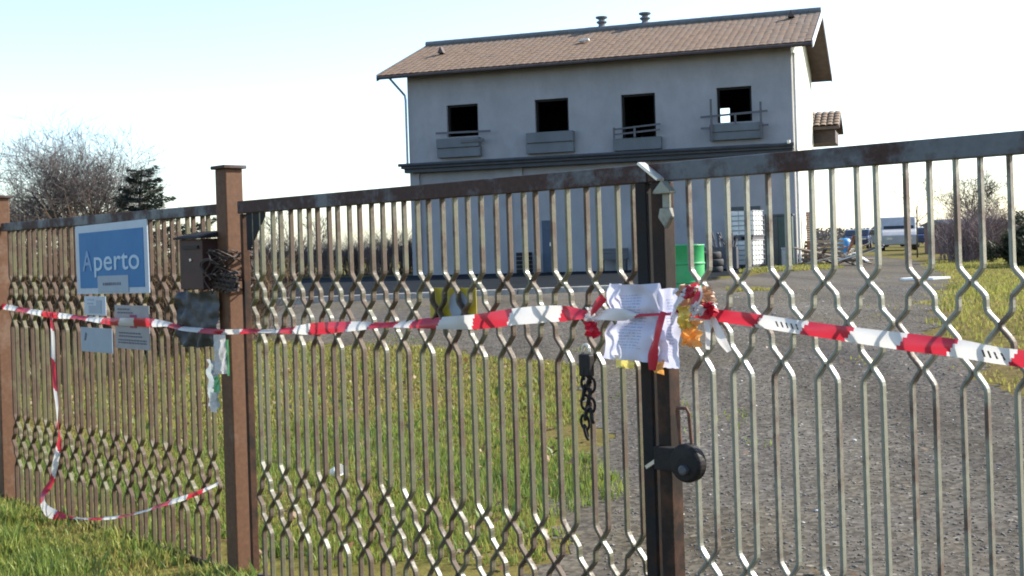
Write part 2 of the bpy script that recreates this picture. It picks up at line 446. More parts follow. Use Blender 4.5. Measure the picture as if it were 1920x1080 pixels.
def sheet(name, poly, cell, zoff, mat, edge=0.25):
    P = np.array(poly); x0, y0 = P.min(0) - .5; x1, y1 = P.max(0) + .5
    X = np.arange(x0, x1, cell); Y = np.arange(y0, y1, cell)
    gx, gy = np.meshgrid(X, Y); w, h = len(X), len(Y)
    v = np.column_stack([gx.ravel(), gy.ravel(), gz_np(gx, gy).ravel() + zoff])
    v[:, :2] += RNG.uniform(-.38, .38, (len(v), 2)) * cell; v[:, 2] = gz_np(v[:, 0], v[:, 1]) + zoff
    i = (np.arange(h - 1)[:, None] * w + np.arange(w - 1)[None, :]).ravel()
    cx, cy = v[i, 0] + cell / 2, v[i, 1] + cell / 2
    k = in_poly(cx + edge * wob(cx, cy, 1.3), cy + edge * wob(cy + 3, cx, 1.1), poly)
    i = i[k]; f = np.column_stack([i, i + 1, i + w + 1, i + w])
    used = np.unique(f); mp = np.full(len(v), -1); mp[used] = np.arange(len(used))
    return structure(link(name, np_mesh(name, v[used], mp[f], mat, None, True)))

GRAVEL = [(-1.0, 4.6), (0.0, 6.0), (0.2, 6.8), (0.6, 9.0), (0.65, 12.9), (-1.0, 15.2), (-3.6, 17.8), (-9, 21.5), (-16, 20.5), (-16, 24),
          (2.4, 26.0), (6, 32), (9.6, 40.5), (11.5, 46), (13, 62), (17.5, 62), (14.5, 44), (9.8, 27.5), (5.0, 14.5), (4.35, 12.6),
          (3.9, 10.2), (3.95, 9.4), (3.6, 5), (4.2, 2), (-0.5, 2)]
SHADOW_APRON = [(-22, 21.6), (-5, 24.2), (2.1, 25.6), (4.4, 29.0), (5.4, 32.3), (8.9, 41.7), (-3.9, 45.9), (-24, 52)]
sheet('gravel_drive', GRAVEL, 0.085, 0.004, M['gravel'], 0.22)
sheet('shadow_asphalt_apron', SHADOW_APRON, 0.3, 0.010, M['shadow_asphalt'], 0.1)  # dark sheet paints the building's shadow beyond where the sun casts it
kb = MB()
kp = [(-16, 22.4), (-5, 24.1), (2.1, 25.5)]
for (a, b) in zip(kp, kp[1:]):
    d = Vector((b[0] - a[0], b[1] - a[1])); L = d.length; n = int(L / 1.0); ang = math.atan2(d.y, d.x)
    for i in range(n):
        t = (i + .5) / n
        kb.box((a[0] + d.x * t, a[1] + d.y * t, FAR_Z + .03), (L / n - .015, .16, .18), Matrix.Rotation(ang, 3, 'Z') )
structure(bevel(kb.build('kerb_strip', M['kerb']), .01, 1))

# grass -----------------------------------------------------------------
def blades(name, poly, count, hmin, hmax, wid, palette, edge=0.5, patch=0.8, lean=0.5, keep=None, zoff=0.0):
    P = np.array(poly); x0, y0 = P.min(0); x1, y1 = P.max(0)
    n = count * 4
    x = RNG.uniform(x0, x1, n); y = RNG.uniform(y0, y1, n)
    k = in_poly(x + edge * wob(x, y), y + edge * wob(y, x), poly)
    k &= RNG.random(n) < np.clip(.65 + .5 * wob(x, y, .9 / patch), .12, 1)
    if keep is not None: k &= keep(x, y)
    x, y = x[k][:count], y[k][:count]; n = len(x)
    pw = wob(x, y, 1.0 / patch)
    h = RNG.uniform(hmin, hmax, n) * np.clip(.85 + .45 * pw, .4, 1.6)
    a = RNG.uniform(0, 2 * np.pi, n); la = RNG.uniform(0, 2 * np.pi, n); ll = h * RNG.uniform(.1, lean, n)
    z = gz_np(x, y) - .005 + zoff; w = wid * RNG.uniform(.6, 1.3, n)
    dx, dy = np.cos(a) * w, np.sin(a) * w; lx, ly = np.cos(la) * ll, np.sin(la) * ll
    v = np.empty((n, 5, 3))
    v[:, 0] = np.column_stack([x - dx, y - dy, z]); v[:, 1] = np.column_stack([x + dx, y + dy, z])
    v[:, 2] = np.column_stack([x + dx * .7 + lx * .35, y + dy * .7 + ly * .35, z + h * .6])
    v[:, 3] = np.column_stack([x - dx * .7 + lx * .35, y - dy * .7 + ly * .35, z + h * .6])
    v[:, 4] = np.column_stack([x + lx, y + ly, z + h])
    b = np.arange(n)[:, None] * 5
    f = np.concatenate([b + np.array([0, 1, 2]), b + np.array([0, 2, 3]), b + np.array([3, 2, 4])])
    pal = np.array(palette); m = np.clip((pw * .9 + RNG.normal(0, .45, n) + 1) / 2, 0, .999) * (len(pal) - 1)
    i = m.astype(int); t = (m - i)[:, None]
    c = pal[i] * (1 - t) + pal[np.minimum(i + 1, len(pal) - 1)] * t
    c *= RNG.uniform(.75, 1.25, (n, 1))
    return stuff(link(name, np_mesh(name, v.reshape(-1, 3), f, M['blade'], np.repeat(c, 5, 0))))

GREEN = [(0.27, 0.22, 0.08), (0.25, 0.235, 0.06), (0.21, 0.24, 0.05), (0.165, 0.22, 0.045), (0.115, 0.175, 0.04)]
OLIVE = [(0.27, 0.215, 0.085), (0.265, 0.235, 0.065), (0.245, 0.24, 0.055), (0.205, 0.225, 0.05)]
DRY = [(0.22, 0.15, 0.08), (0.20, 0.14, 0.07), (0.17, 0.14, 0.06), (0.12, 0.12, 0.04)]
ROUGH = [(0.32, 0.26, 0.09), (0.28, 0.28, 0.07), (0.22, 0.27, 0.06), (0.17, 0.24, 0.05)]
LAWN = [(-1.25, 6.3), (0.0, 6.05), (0.2, 6.8), (0.6, 9.0), (0.65, 12.9), (-1.0, 15.2), (-3.6, 17.8), (-6.5, 19.5), (-5.5, 12.5), (-3.4, 8.6)]
LEFTYARD = [(-3.4, 8.5), (-5.5, 12.5), (-6.5, 19.5), (-11, 22), (-12, 14), (-6.5, 11)]
near = lambda x, y: y < 11.0
far = lambda x, y: y >= 10.3
blades('lawn_grass', LAWN, 70000, .03, .095, .0055, GREEN[1:], keep=near)
blades('dry_lawn_grass', LAWN, 60000, .03, .07, .008, OLIVE, keep=far)
blades('yard_grass', LEFTYARD, 36000, .05, .15, .008, GREEN, patch=1.6)
blades('dead_grass', [(-4.5, 15), (-6.5, 19.5), (-13, 24), (-14, 16), (-8, 14)], 12000, .15, .45, .012, DRY, patch=1.6)
DRIVE_POLY = [(0.3, 5.2), (0.7, 9.0), (0.75, 13), (2, 18), (5.0, 14.5), (4.3, 12.6), (3.8, 10.2), (3.8, 4.6)]
RIGHTLAWN = [(3.95, 9.0), (3.9, 10.2), (4.35, 12.6), (5.0, 14.5), (9.8, 27.5), (14.2, 42), (20, 42), (16, 30), (12, 22), (8, 12), (6.5, 8)]
blades('right_lawn_grass', RIGHTLAWN, 60000, .03, .09, .010, OLIVE, patch=2.0)
blades('verge_grass', [(6.6, 35.5), (8.0, 41), (10.6, 41.5), (9.8, 36.5)], 5000, .05, .14, .02, OLIVE)
blades('weed_patch', [(4.1, 23), (4.9, 23.2), (4.8, 24), (4.2, 24)], 700, .04, .12, .015, OLIVE, edge=.1)
outf = [tuple((P0 + DV * s + NV * n)) for s, n in ((-3.6, -.10), (-.9, .04), (.1, .04), (.4, -.25), (.1, -1.6), (-3.6, -2.4))]
blades('roadside_grass', outf, 60000, .03, .10, .005, ROUGH, patch=.5)
tuft = [tuple((P0 + DV * s + NV * n)) for s, n in ((-3.2, -.45), (-2.4, -.5), (-1.3, -.6), (-1.2, -1.1), (-3.2, -1.5))]
blades('tall_tuft_grass', tuft, 12000, .09, .20, .006, ROUGH, patch=.5)

def weedy(x, y):
    return wob(x * .8, y * .55, 1.4) > .42
blades('gravel_weeds', [(.45, 6.5), (.55, 9), (.65, 12.9), (-1, 15.4), (-4, 18.2), (-2.6, 20), (1.2, 16.5), (1.9, 12.5), (1.6, 8.5), (1.1, 6.2)], 5000, .02, .07, .007, GREEN, keep=weedy, patch=1.2)
blades('track_weeds', [(4.6, 12.6), (5.2, 14.5), (10, 27.5), (8.2, 28), (3.4, 14.5), (3.0, 10), (3.9, 9.5)], 3500, .02, .06, .010, OLIVE, keep=weedy, patch=1.2)
blades('dry_stalks', LAWN, 900, .12, .30, .0035, DRY, lean=.35)
blades('broadleaf_weeds', LAWN, 2600, .05, .12, .016, [(0.10, 0.16, 0.035), (0.14, 0.2, 0.04), (0.08, 0.13, 0.03)], lean=.9, patch=.6, keep=lambda x, y: wob(x, y, 2.1) > .35)
blades('roadside_weeds', outf, 1500, .05, .13, .012, [(0.12, 0.18, 0.04), (0.16, 0.22, 0.05)], lean=.9, keep=lambda x, y: wob(x, y, 2.6) > .2)
# fallen leaves on the lawn
def litter(name, poly, count, size, pal):
    P = np.array(poly); x = RNG.uniform(P[:, 0].min(), P[:, 0].max(), count * 3); y = RNG.uniform(P[:, 1].min(), P[:, 1].max(), count * 3)
    k = in_poly(x, y, poly); x, y = x[k][:count], y[k][:count]; n = len(x); z = gz_np(x, y) + RNG.uniform(.015, .06, n)
    a = RNG.uniform(0, 6.28, n); s = size * RNG.uniform(.6, 1.4, n); t = RNG.normal(0, .35, (n, 2))
    c, q = np.cos(a) * s, np.sin(a) * s
    v = np.stack([np.column_stack([x - c, y - q, z - t[:, 0] * s]), np.column_stack([x + q * .45, y - c * .45, z + t[:, 1] * s]), np.column_stack([x + c, y + q, z + t[:, 0] * s]), np.column_stack([x - q * .45, y + c * .45, z - t[:, 1] * s])], 1)
    col = np.array(pal)[RNG.integers(0, len(pal), n)] * RNG.uniform(.7, 1.2, (n, 1))
    return stuff(link(name, np_mesh(name, v.reshape(-1, 3), np.arange(n * 4).reshape(-1, 4), M['leaf'], np.repeat(col, 4, 0))))
litter('fallen_leaves', LAWN, 1400, .025, [(.17, .09, .04), (.22, .14, .07), (.12, .07, .04), (.26, .2, .12)])
litter('yard_leaves', LEFTYARD, 1600, .035, [(.17, .09, .04), (.22, .14, .07), (.12, .07, .04)])
litter('drive_leaves', DRIVE_POLY, 240, .02, [(.15, .09, .05), (.22, .15, .09)])
# stones ------------------------------------------------------------------
def stones(name, poly, count, smin, smax, shade, keep=None):
    P = np.array(poly); x0, y0 = P.min(0); x1, y1 = P.max(0)
    n = count * 3
    x = RNG.uniform(x0, x1, n); y = y0 + (y1 - y0) * RNG.random(n) ** 1.5
    k = in_poly(x, y, poly)
    x, y = x[k][:count], y[k][:count]; n = len(x)
    z = gz_np(x, y) + .006; s = smin + (smax - smin) * RNG.random(n) ** 3
    base = np.array([(1, 0, 0), (0, 1, 0), (-1, 0, 0), (0, -1, 0), (0, 0, .45), (0, 0, -.6)])
    v = base[None] * s[:, None, None] * RNG.uniform(.6, 1.25, (n, 6, 1))
    a = RNG.uniform(0, 6.28, n); ca, sa = np.cos(a)[:, None], np.sin(a)[:, None]
    v = np.stack([v[..., 0] * ca - v[..., 1] * sa + x[:, None], v[..., 0] * sa + v[..., 1] * ca + y[:, None], v[..., 2] + z[:, None]], -1)
    f0 = np.array([(0, 1, 4), (1, 2, 4), (2, 3, 4), (3, 0, 4), (1, 0, 5), (2, 1, 5), (3, 2, 5), (0, 3, 5)])
    f = (np.arange(n)[:, None, None] * 6 + f0[None]).reshape(-1, 3)
    g = RNG.uniform(shade[0], shade[1], n)[:, None] * np.array([1.03, 1.0, .94])
    return stuff(link(name, np_mesh(name, v.reshape(-1, 3), f, M['stone'], np.repeat(g, 6, 0))))
DRIVE = [(0.3, 5.2), (0.7, 9.0), (0.75, 13), (-2, 17.5), (2, 22), (8, 24), (5.0, 14.5), (4.3, 12.6), (3.8, 10.2), (3.8, 4.6)]
stones('gravel_stones', DRIVE, 26000, .004, .015, (.07, .17))
stones('pale_gravel_chips', DRIVE, 160, .010, .026, (.4, .6))

# ------------------------------------------------------------------ steel fence and gate
X1, X2, X3 = 1.482, 1.362, 1.232        # rows of the upper honeycomb
Y1, Y2, Y3 = 0.555, 0.43, 0.305         # rows of the lower one
HB, HD = 0.0055, 0.0128   # half thickness and half depth of the flat bars
Q, HP = 0.0345, 0.0785                  # half gap of a pair, half pitch
def bar_path(sgn):
    t = HB + .001
    pts = [(Q, 1.83), (Q, X1 + .038)]
    def band(a, b, c):
        g = (a - b) * .30
        return [(t, a + .006), (t, a - .006), (HP * .5 , (a + b) / 2 + .021), (HP * .5, (a + b) / 2 - .021), (HP - t, b + .006), (HP - t, b - .006),
                (HP * .5, (b + c) / 2 + .021), (HP * .5, (b + c) / 2 - .021), (t, c + .006), (t, c - .006)]
    pts += band(X1, X2, X3) + [(Q, X3 - .045), (Q, Y1 + .045)] + band(Y1, Y2, Y3) + [(Q, Y3 - .045), (Q, .03)]
    P = [Vector((sgn * x, 0, z)) for x, z in pts]
    out = [P[0]]                       # bends are rolled, not creased
    for p, q, r in zip(P, P[1:], P[2:]):
        d = min(.011, (q - p).length * .45, (r - q).length * .45)
        a, b = q + (p - q).normalized() * d, q + (r - q).normalized() * d
        out += [a, (a + b) * .25 + q * .5, b]
    return out + [P[-1]]

NS = 8
def bar_mesh(sgn):
    pts = bar_path(sgn); mb = MB(); vs = []
    for i, p in enumerate(pts):
        t1 = (p - pts[i - 1]).normalized() if i else None
        t2 = (pts[i + 1] - p).normalized() if i < len(pts) - 1 else None
        t = ((t1 or t2) + (t2 or t1)).normalized()
        n = Vector((-t.z, 0, t.x)); ref = t1 or t2
        k = 1 / max(.6, Vector((-ref.z, 0, ref.x)).dot(n))
        for q in range(NS):
            a, b = ((-1, -.72), (-.55, -1), (.55, -1), (1, -.72), (1, .72), (.55, 1), (-.55, 1), (-1, .72))[q]
            vs.append(p + n * (a * HB * k) + Vector((0, b * HD, 0)))
    fs = []
    for i in range(len(pts) - 1):
        for k in range(NS): fs.append((i * NS + k, i * NS + (k + 1) % NS, (i + 1) * NS + (k + 1) % NS, (i + 1) * NS + k))
    L = len(pts) - 1
    fs += [tuple(range(NS))[::-1], tuple(L * NS + k for k in range(NS))]
    mb.add(vs, fs)
    return mb
def fix_normals(me):
    import bmesh
    bm = bmesh.new(); bm.from_mesh(me); bmesh.ops.recalc_face_normals(bm, faces=bm.faces); bm.to_mesh(me); bm.free()
BAR = {}
for key in ('bar', 'bar_brown', 'bar_rust'):
    for sgn in (-1, 1):
        me = bar_mesh(sgn).mesh('bar', M[key]); fix_normals(me); BAR[key, sgn] = me

def add_bars(root, s0, centres, key, depth=0.0):
    for c in centres:
        for sgn in (-1, 1):
            o = link('bar', BAR[key, sgn], root)
            o.location = (c - s0 + random.uniform(-.002, .002), depth + random.uniform(-.002, .002), 0)
            o.rotation_euler.y = R(random.uniform(-.18, .18))

def rail(root, s0, a, b, z0, z1, dep, mat, name):
    mb = MB(); mb.bx(a - s0, b - s0, -dep / 2, dep / 2, z0, z1)
    return bevel(mb.build(name, mat, root), .004, 2)

# fixed panel left of the post
t = thing('metal_fence', 'rusty brown fence panel of kinked steel bars carrying the blue sign', 'fence', fpt(-2.9), FENCE_ROT)
rail(t, -2.9, -2.92, -.105, 1.825, 1.88, .04, M['rail'], 'top_rail')
rail(t, -2.9, -2.92, -.105, .0, .03, .025, M['bar_rust'], 'bottom_rail')
add_bars(t, -2.9, [-2.79 + .157 * k for k in range(17)], 'bar_rust')
# posts
def post(s, label):
    t = thing('fence_post', label, 'post', fpt(s), FENCE_ROT)
    mb = MB(); mb.bx(-.05, .05, -.05, .05, -.1, 2.05); bevel(mb.build('shaft', M['post'], t), .006, 2)
    mb = MB(); mb.bx(-.066, .066, -.066, .066, 2.05, 2.068); bevel(mb.build('cap', M['rail'], t), .003, 1)
    return t
post(-.035, 'rust brown square post with flat cap between sign panel and gate')
post(-2.985, 'rust brown square post at the left edge of the photo')
# the gate leaves
def stile(root, s0, a, b, mat, z0=.05, z1=1.835, dep=.06):
    mb = MB(); mb.bx(a - s0, b - s0, -dep / 2, dep / 2, z0, z1)
    return bevel(mb.build('stile', mat, root), .004, 2)
g1 = thing('gate_leaf', 'left gate leaf of kinked greenish bars between capped post and dark meeting stile', 'gate', fpt(.08), FENCE_ROT, 'leaves of the steel gate')
rail(g1, .08, .075, 2.70, 1.822, 1.884, .05, M['rail'], 'top_rail')
rail(g1, .08, .135, 2.645, .0, .045, .03, M['rail'], 'bottom_rail')
stile(g1, .08, .088, .110, M['stile_rust'], .05, 1.82, .04)
stile(g1, .08, 2.652, 2.700, M['stile'], .05, 1.82)
add_bars(g1, .08, [.2265 + .157 * k for k in range(16)], 'bar_brown')
mb = MB(); mb.prism([(.055, -.012, 1.82), (.055, -.012, 1.64), (.075, -.012, 1.64), (.22, -.012, 1.80), (.22, -.012, 1.82)], (0, .006, 0))
mb.build('corner_gusset', M['stile'], g1)
mb = MB(); mb.box((2.738 - .08, -.045, 1.856), (.105, .04, .010), Matrix.Rotation(R(36), 3, 'Y')); bevel(mb.build('latch_tongue', M['galv'], g1), .002, 1)

g2 = thing('gate_leaf', 'right gate leaf of kinked bars with the round black lock', 'gate', fpt(2.72), FENCE_ROT, 'leaves of the steel gate')
rail(g2, 2.72, 2.705, 5.44, 1.822, 1.884, .05, M['rail'], 'top_rail')
rail(g2, 2.72, 2.79, 5.36, .0, .045, .03, M['rail'], 'bottom_rail')
stile(g2, 2.72, 2.722, 2.775, M['stile_rust'], .05, 1.82)
stile(g2, 2.72, 5.37, 5.42, M['stile_rust'], .05, 1.82)
add_bars(g2, 2.72, [2.8985 + .1555 * k for k in range(16)], 'bar')
# house-shaped hook plate on the stile
mb = MB()
hx, hz, hn = 2.80 - 2.72, 1.76, -.034
mb.prism([(hx - .030, hn, hz - .06), (hx, hn, hz - .10), (hx + .026, hn, hz - .06), (hx + .020, hn, hz - .03), (hx - .022, hn, hz - .03)], (0, -.02, 0))
mb.prism([(hx - .016, hn, hz - .03), (hx + .014, hn, hz - .03), (hx + .014, hn, hz + .02), (hx - .016, hn, hz + .02)], (0, -.012, 0))
mb.prism([(hx - .038, hn, hz + .018), (hx + .036, hn, hz + .018), (hx + .036, hn, hz + .026), (hx, hn, hz + .062), (hx - .038, hn, hz + .026)], (0, -.035, 0))
bevel(mb.build('latch_hook', M['bar'], g2), .002, 1)
# round lock and the loop above it
lockM = Matrix.Translation((2.862 - 2.72, -.03, .885)) @ Matrix.Rotation(R(90), 4, 'X')
mb = MB(); mb.lathe([(.060, 0), (.064, .004), (.064, .034), (.056, .046), (.02, .05)], 28, lockM)
mb.bx(.012, .10, -.070, -.032, .852, .930)
lk = bevel(mb.build('lock_case', M['black_metal'], g2), .003, 2)
mb = MB(); mb.lathe([(.016, .0), (.016, .018), (.010, .022)], 16, Matrix.Translation((2.872 - 2.72, -.078, .868)) @ Matrix.Rotation(R(90), 4, 'X'))
mb.build('lock_cylinder', M['dark_grey'], lk)
mb = MB(); mb.tube([(.103, -.035, .93), (.103, -.05, 1.05), (.108, -.055, 1.066), (.146, -.055, 1.066), (.152, -.05, 1.05), (.152, -.04, .95)], .0065, 6)
mb.build('lock_loop', M['rust'], g2)
mb = MB(); mb.box((-.01, -.05, .868), (.062, .012, .012), Matrix.Rotation(R(-32), 3, 'Y')); mb.build('bolt_bar', M['galv'], g2)
post(5.49, 'rust brown square post at the far right end of the gate')

# ------------------------------------------------------------------ wire on the post
mb = MB(); pts = []
for i in range(330):
    a = i * .21; r = .088 + .022 * math.sin(i * .37) + .012 * math.sin(i * 1.3)
    pts.append((r * math.cos(a) * (1.05 if math.cos(a) > 0 else 1.1) - .04, r * math.sin(a), 1.545 + .085 * math.sin(i * .047 + .6) + .018 * math.sin(i * .61)))
mb.tube(pts, .0042, 5)
for k in range(4):
    a = random.uniform(0, 6.28); z = 1.5 + random.uniform(-.06, .1)
    p = []
    for j in range(14):
        u = j / 13
        p.append((.0 - .06 * math.sin(u * 3.1) * (.5 + .5 * math.cos(a)) + .03 * math.sin(j + a), -.085 - .05 * math.sin(u * 3.1 + a) - .01 * k, z + .05 * math.sin(u * 6.2 + a)))
    mb.tube(p, .004, 5)
for i in range(6, 330, 11):
    p = Vector(pts[i]); d = Vector((random.uniform(-1, 1), random.uniform(-1, 1), random.uniform(-1, 1))).normalized() * .018
    mb.tube([p - d, p + d], .0022, 4)
# a dense dark bundle knotted in front
for k in range(16):
    p = [(-.10 + .22 * j / 9 + .012 * math.sin(j * 2.1 + k), -.07 - .012 * math.sin(j * 1.3 + k * 2) , 1.465 + .012 * math.sin(j * .9 + k * 1.7) + .005 * k - .02) for j in range(10)]
    mb.tube(p, .007, 5)
tag(mb.build('barbed_wire', M['wire'], None, False, fpt(.005), FENCE_ROT), 'rusty tangled barbed wire wound round the capped post', 'wire')

# ------------------------------------------------------------------ letter box
t = thing('letter_box', 'dark brown metal letter box with sloped lid hung left of the post', 'mailbox', fpt(-.205, -.02), FENCE_ROT)
mb = MB(); mb.bx(-.115, .115, -.11, 0, 1.45, 1.705); bevel(mb.build('body', M['box_brown'], t), .004, 2)
mb = MB()
mb.prism([(-.135, -.135, 1.705), (-.135, .005, 1.712), (-.135, .005, 1.745), (-.135, -.135, 1.715)], (.27, 0, 0))
bevel(mb.build('lid', M['box_lid'], t), .003, 1)
mb = MB(); mb.bx(-.08, .08, -.118, -.11, 1.655, 1.672); mb.build('slot_flap', M['black_metal'], t)
mb = MB(); mb.lathe([(.008, 0), (.008, .006)], 10, Matrix.Translation((0, -.11, 1.60)) @ Matrix.Rotation(R(90), 4, 'X')); mb.build('keyhole', M['galv'], t)

def crumple(s0, s1, z0, z1, n0, amp, seed, nx=14, ny=14, ragged=0.0, bulge=None, taper=0.0):
    """a thin sheet with folds, in fence coordinates; returns verts, faces, uv"""
    vs, uv = [], []
    for j in range(ny + 1):
        for i in range(nx + 1):
            u, v = i / nx, j / ny
            s = s0 + (s1 - s0) * u; z = z0 + (z1 - z0) * v
            q = Vector((u * 3 + seed, v * 3, seed * 1.7))
            d = (abs(mnoise.noise(q)) * 2 - .5) * amp + mnoise.noise(q * 2.6) * amp * .45
            s += mnoise.noise(q * 1.3 + Vector((9, 0, 0))) * ragged; z += mnoise.noise(q * 1.3 + Vector((0, 9, 0))) * ragged
            s += (u - .5) * (v - .5) * taper
            n = n0 + d + (bulge(u, v) if bulge else 0)
            vs.append((s, n, z)); uv.append((u, v, 0))
    fs = [(j * (nx + 1) + i, j * (nx + 1) + i + 1, (j + 1) * (nx + 1) + i + 1, (j + 1) * (nx + 1) + i) for j in range(ny) for i in range(nx)]
    return vs, fs, uv

def sheet_obj(name, mat, *a, parent=None, ref=0.0, smooth=True, **k):
    vs, fs, uv = crumple(*a, **k)
    mb = MB(); mb.add([(s - ref, n, z) for s, n, z in vs], fs)
    me = mb.mesh(name, mat, smooth)
    at = me.attributes.new('uvw', 'FLOAT_VECTOR', 'POINT'); at.data.foreach_set('vector', np.array(uv, np.float32).ravel())
    if parent: return link(name, me, parent)
    return link(name, me, None, fpt(ref), FENCE_ROT)

o = sheet_obj('plastic_sheet', M['bag'], -.47, -.05, 1.15, 1.435, -.075, .03, 3.3, ref=-.2, nx=18, ny=16, ragged=.015)
tag(o, 'dark grey crumpled plastic sheet tied under the letter box', 'plastic sheet')

# ------------------------------------------------------------------ signs on the fence panel
def plate(root, x0, x1, z0, z1, n, thick, mat, name, skew=0.0):
    mb = MB()
    mb.prism([(x0, n, z0), (x1, n, z0), (x1, n, z1), (x0, n, z1)], (0, -thick, 0))
    return mb.build(name, mat, root)

def text_mesh(body, size, mat, bold=0.0):
    cu = bpy.data.curves.new('lettering', 'FONT'); cu.body = body; cu.size = size; cu.extrude = .0012; cu.offset = bold
    cu.space_character = 1.02
    ob = bpy.data.objects.new('lettering', cu); COL.objects.link(ob)
    dg = bpy.context.evaluated_depsgraph_get(); dg.update()
    me = bpy.data.meshes.new_from_object(ob.evaluated_get(dg)); bpy.data.objects.remove(ob)
    me.materials.clear(); me.materials.append(mat)
    return me
def put_text(root, body, size, x, z, n, mat, name, bold=0.0, width=None):
    me = text_mesh(body, size, mat, bold)
    xs_ = [v.co.x for v in me.vertices]; w = max(xs_) - min(xs_); k = (width / w) if width else 1
    for v in me.vertices:
        a, b, c = v.co; v.co = (x + (a - min(xs_)) * k, n - c, z + b)
    return link(name, me, root)

SG = -.018
t = thing('open_sign', 'large blue sign with white border reading Aperto on fence panel', 'sign', fpt(-1.29, SG), FENCE_ROT)
t.rotation_euler.y = R(-.8)
plate(t, -.455, .45, 1.418, 1.826, 0, .006, M['sign_white'], 'border_panel')
plate(t, -.405, .405, 1.452, 1.782, -.006, .002, M['sign_blue'], 'blue_field')
put_text(t, 'A', .17, -.36, 1.555, -.010, M['sign_faded'], 'letter', .002, .13)
put_text(t, 'perto', .17, -.205, 1.555, -.010, M['sign_text'], 'letters', .001, .56)
lb = plate(t, -.17, .215, 1.424, 1.522, -.008, .002, M['sign_label'], 'paper_label')
mb = MB()
for k in range(9): mb.bx(-.10 + k * .026, -.10 + k * .026 + random.uniform(.012, .022), -.0115, -.010, 1.466, 1.482)
stuff(mb.build('print', M['sign_print'], lb))

t = thing('small_sign', 'small pale photo notice below the blue sign', 'sign', fpt(-1.54, SG), FENCE_ROT)
plate(t, -.14, .14, 1.288, 1.40, 0, .004, M['sign_white'], 'panel')
mb = MB(); mb.bx(-.08, .085, -.006, -.004, 1.30, 1.345); mb.bx(.02, .09, -.006, -.004, 1.345, 1.378); mb.bx(-.10, -.02, -.006, -.004, 1.352, 1.362); mb.bx(-.10, -.01, -.006, -.004, 1.375, 1.383)
stuff(mb.build('print', M['sign_label'], t))
t = thing('small_sign', 'grey text notice with magenta mark half behind the barrier tape', 'sign', fpt(-1.085, SG + .002), FENCE_ROT)
plate(t, -.205, .205, 1.105, 1.352, 0, .004, M['sign_grey'], 'panel')
mb = MB()
for z, a, b in ((1.325, -.17, -.02), (1.305, -.17, .02), (1.19, -.16, .10), (1.172, -.16, .12), (1.15, -.17, .17), (1.135, -.17, .17)):
    x = a
    while x < b:
        w = random.uniform(.014, .035); mb.bx(x, min(b, x + w), -.0055, -.004, z, z + .009); x += w + .008
stuff(mb.build('print', M['sign_print'], t))
mb = MB(); mb.bx(-.02, .06, -.006, -.004, 1.225, 1.30); mb.bx(-.06, -.02, -.006, -.004, 1.24, 1.285); mb.build('mark', M['magenta'], t)
t = thing('small_sign', 'plain pale blue notice with tiny dark mark, lowest of the signs', 'sign', fpt(-1.53, SG), FENCE_ROT)
plate(t, -.21, .20, 1.07, 1.214, 0, .004, M['sign_label'], 'panel')
mb = MB(); mb.prism([(-.165, -.004, 1.135), (-.145, -.004, 1.135), (-.125, -.004, 1.175), (-.145, -.004, 1.185)], (0, -.0015, 0)); mb.build('mark', M['sign_print'], t)
t = thing('yellow_sign', 'yellow plate with pale round emblem behind the gate bars', 'sign', fpt(1.625, .022), FENCE_ROT)
plate(t, -.145, .14, 1.288, 1.457, 0, -.003, M['sign_yellow'], 'panel')
mb = MB(); mb.lathe([(.058, 0), (.058, .002)], 24, Matrix.Translation((.035, -.0005, 1.385)) @ Matrix.Rotation(R(90), 4, 'X')); em = mb.build('emblem', M['sign_emblem'], t)
mb = MB(); mb.lathe([(.036, 0), (.036, .0015)], 20, Matrix.Translation((.035, -.003, 1.385)) @ Matrix.Rotation(R(90), 4, 'X')); mb.build('emblem_centre', M['sign_label'], em)

# ------------------------------------------------------------------ barrier tape
def catmull(P, step):
    out = []
    P = [np.array(p, float) for p in P]; P = [2 * P[0] - P[1]] + P + [2 * P[-1] - P[-2]]
    for i in range(1, len(P) - 2):
        a, b, c, d = P[i - 1:i + 3]; n = max(2, int(np.linalg.norm((c - b)[:3]) / step))
        for k in range(n):
            t = k / n
            out.append(.5 * ((2 * b) + (c - a) * t + (2 * a - 5 * b + 4 * c - d) * t * t + (3 * b - a - 3 * c + d) * t ** 3))
    out.append(P[-2]); return out

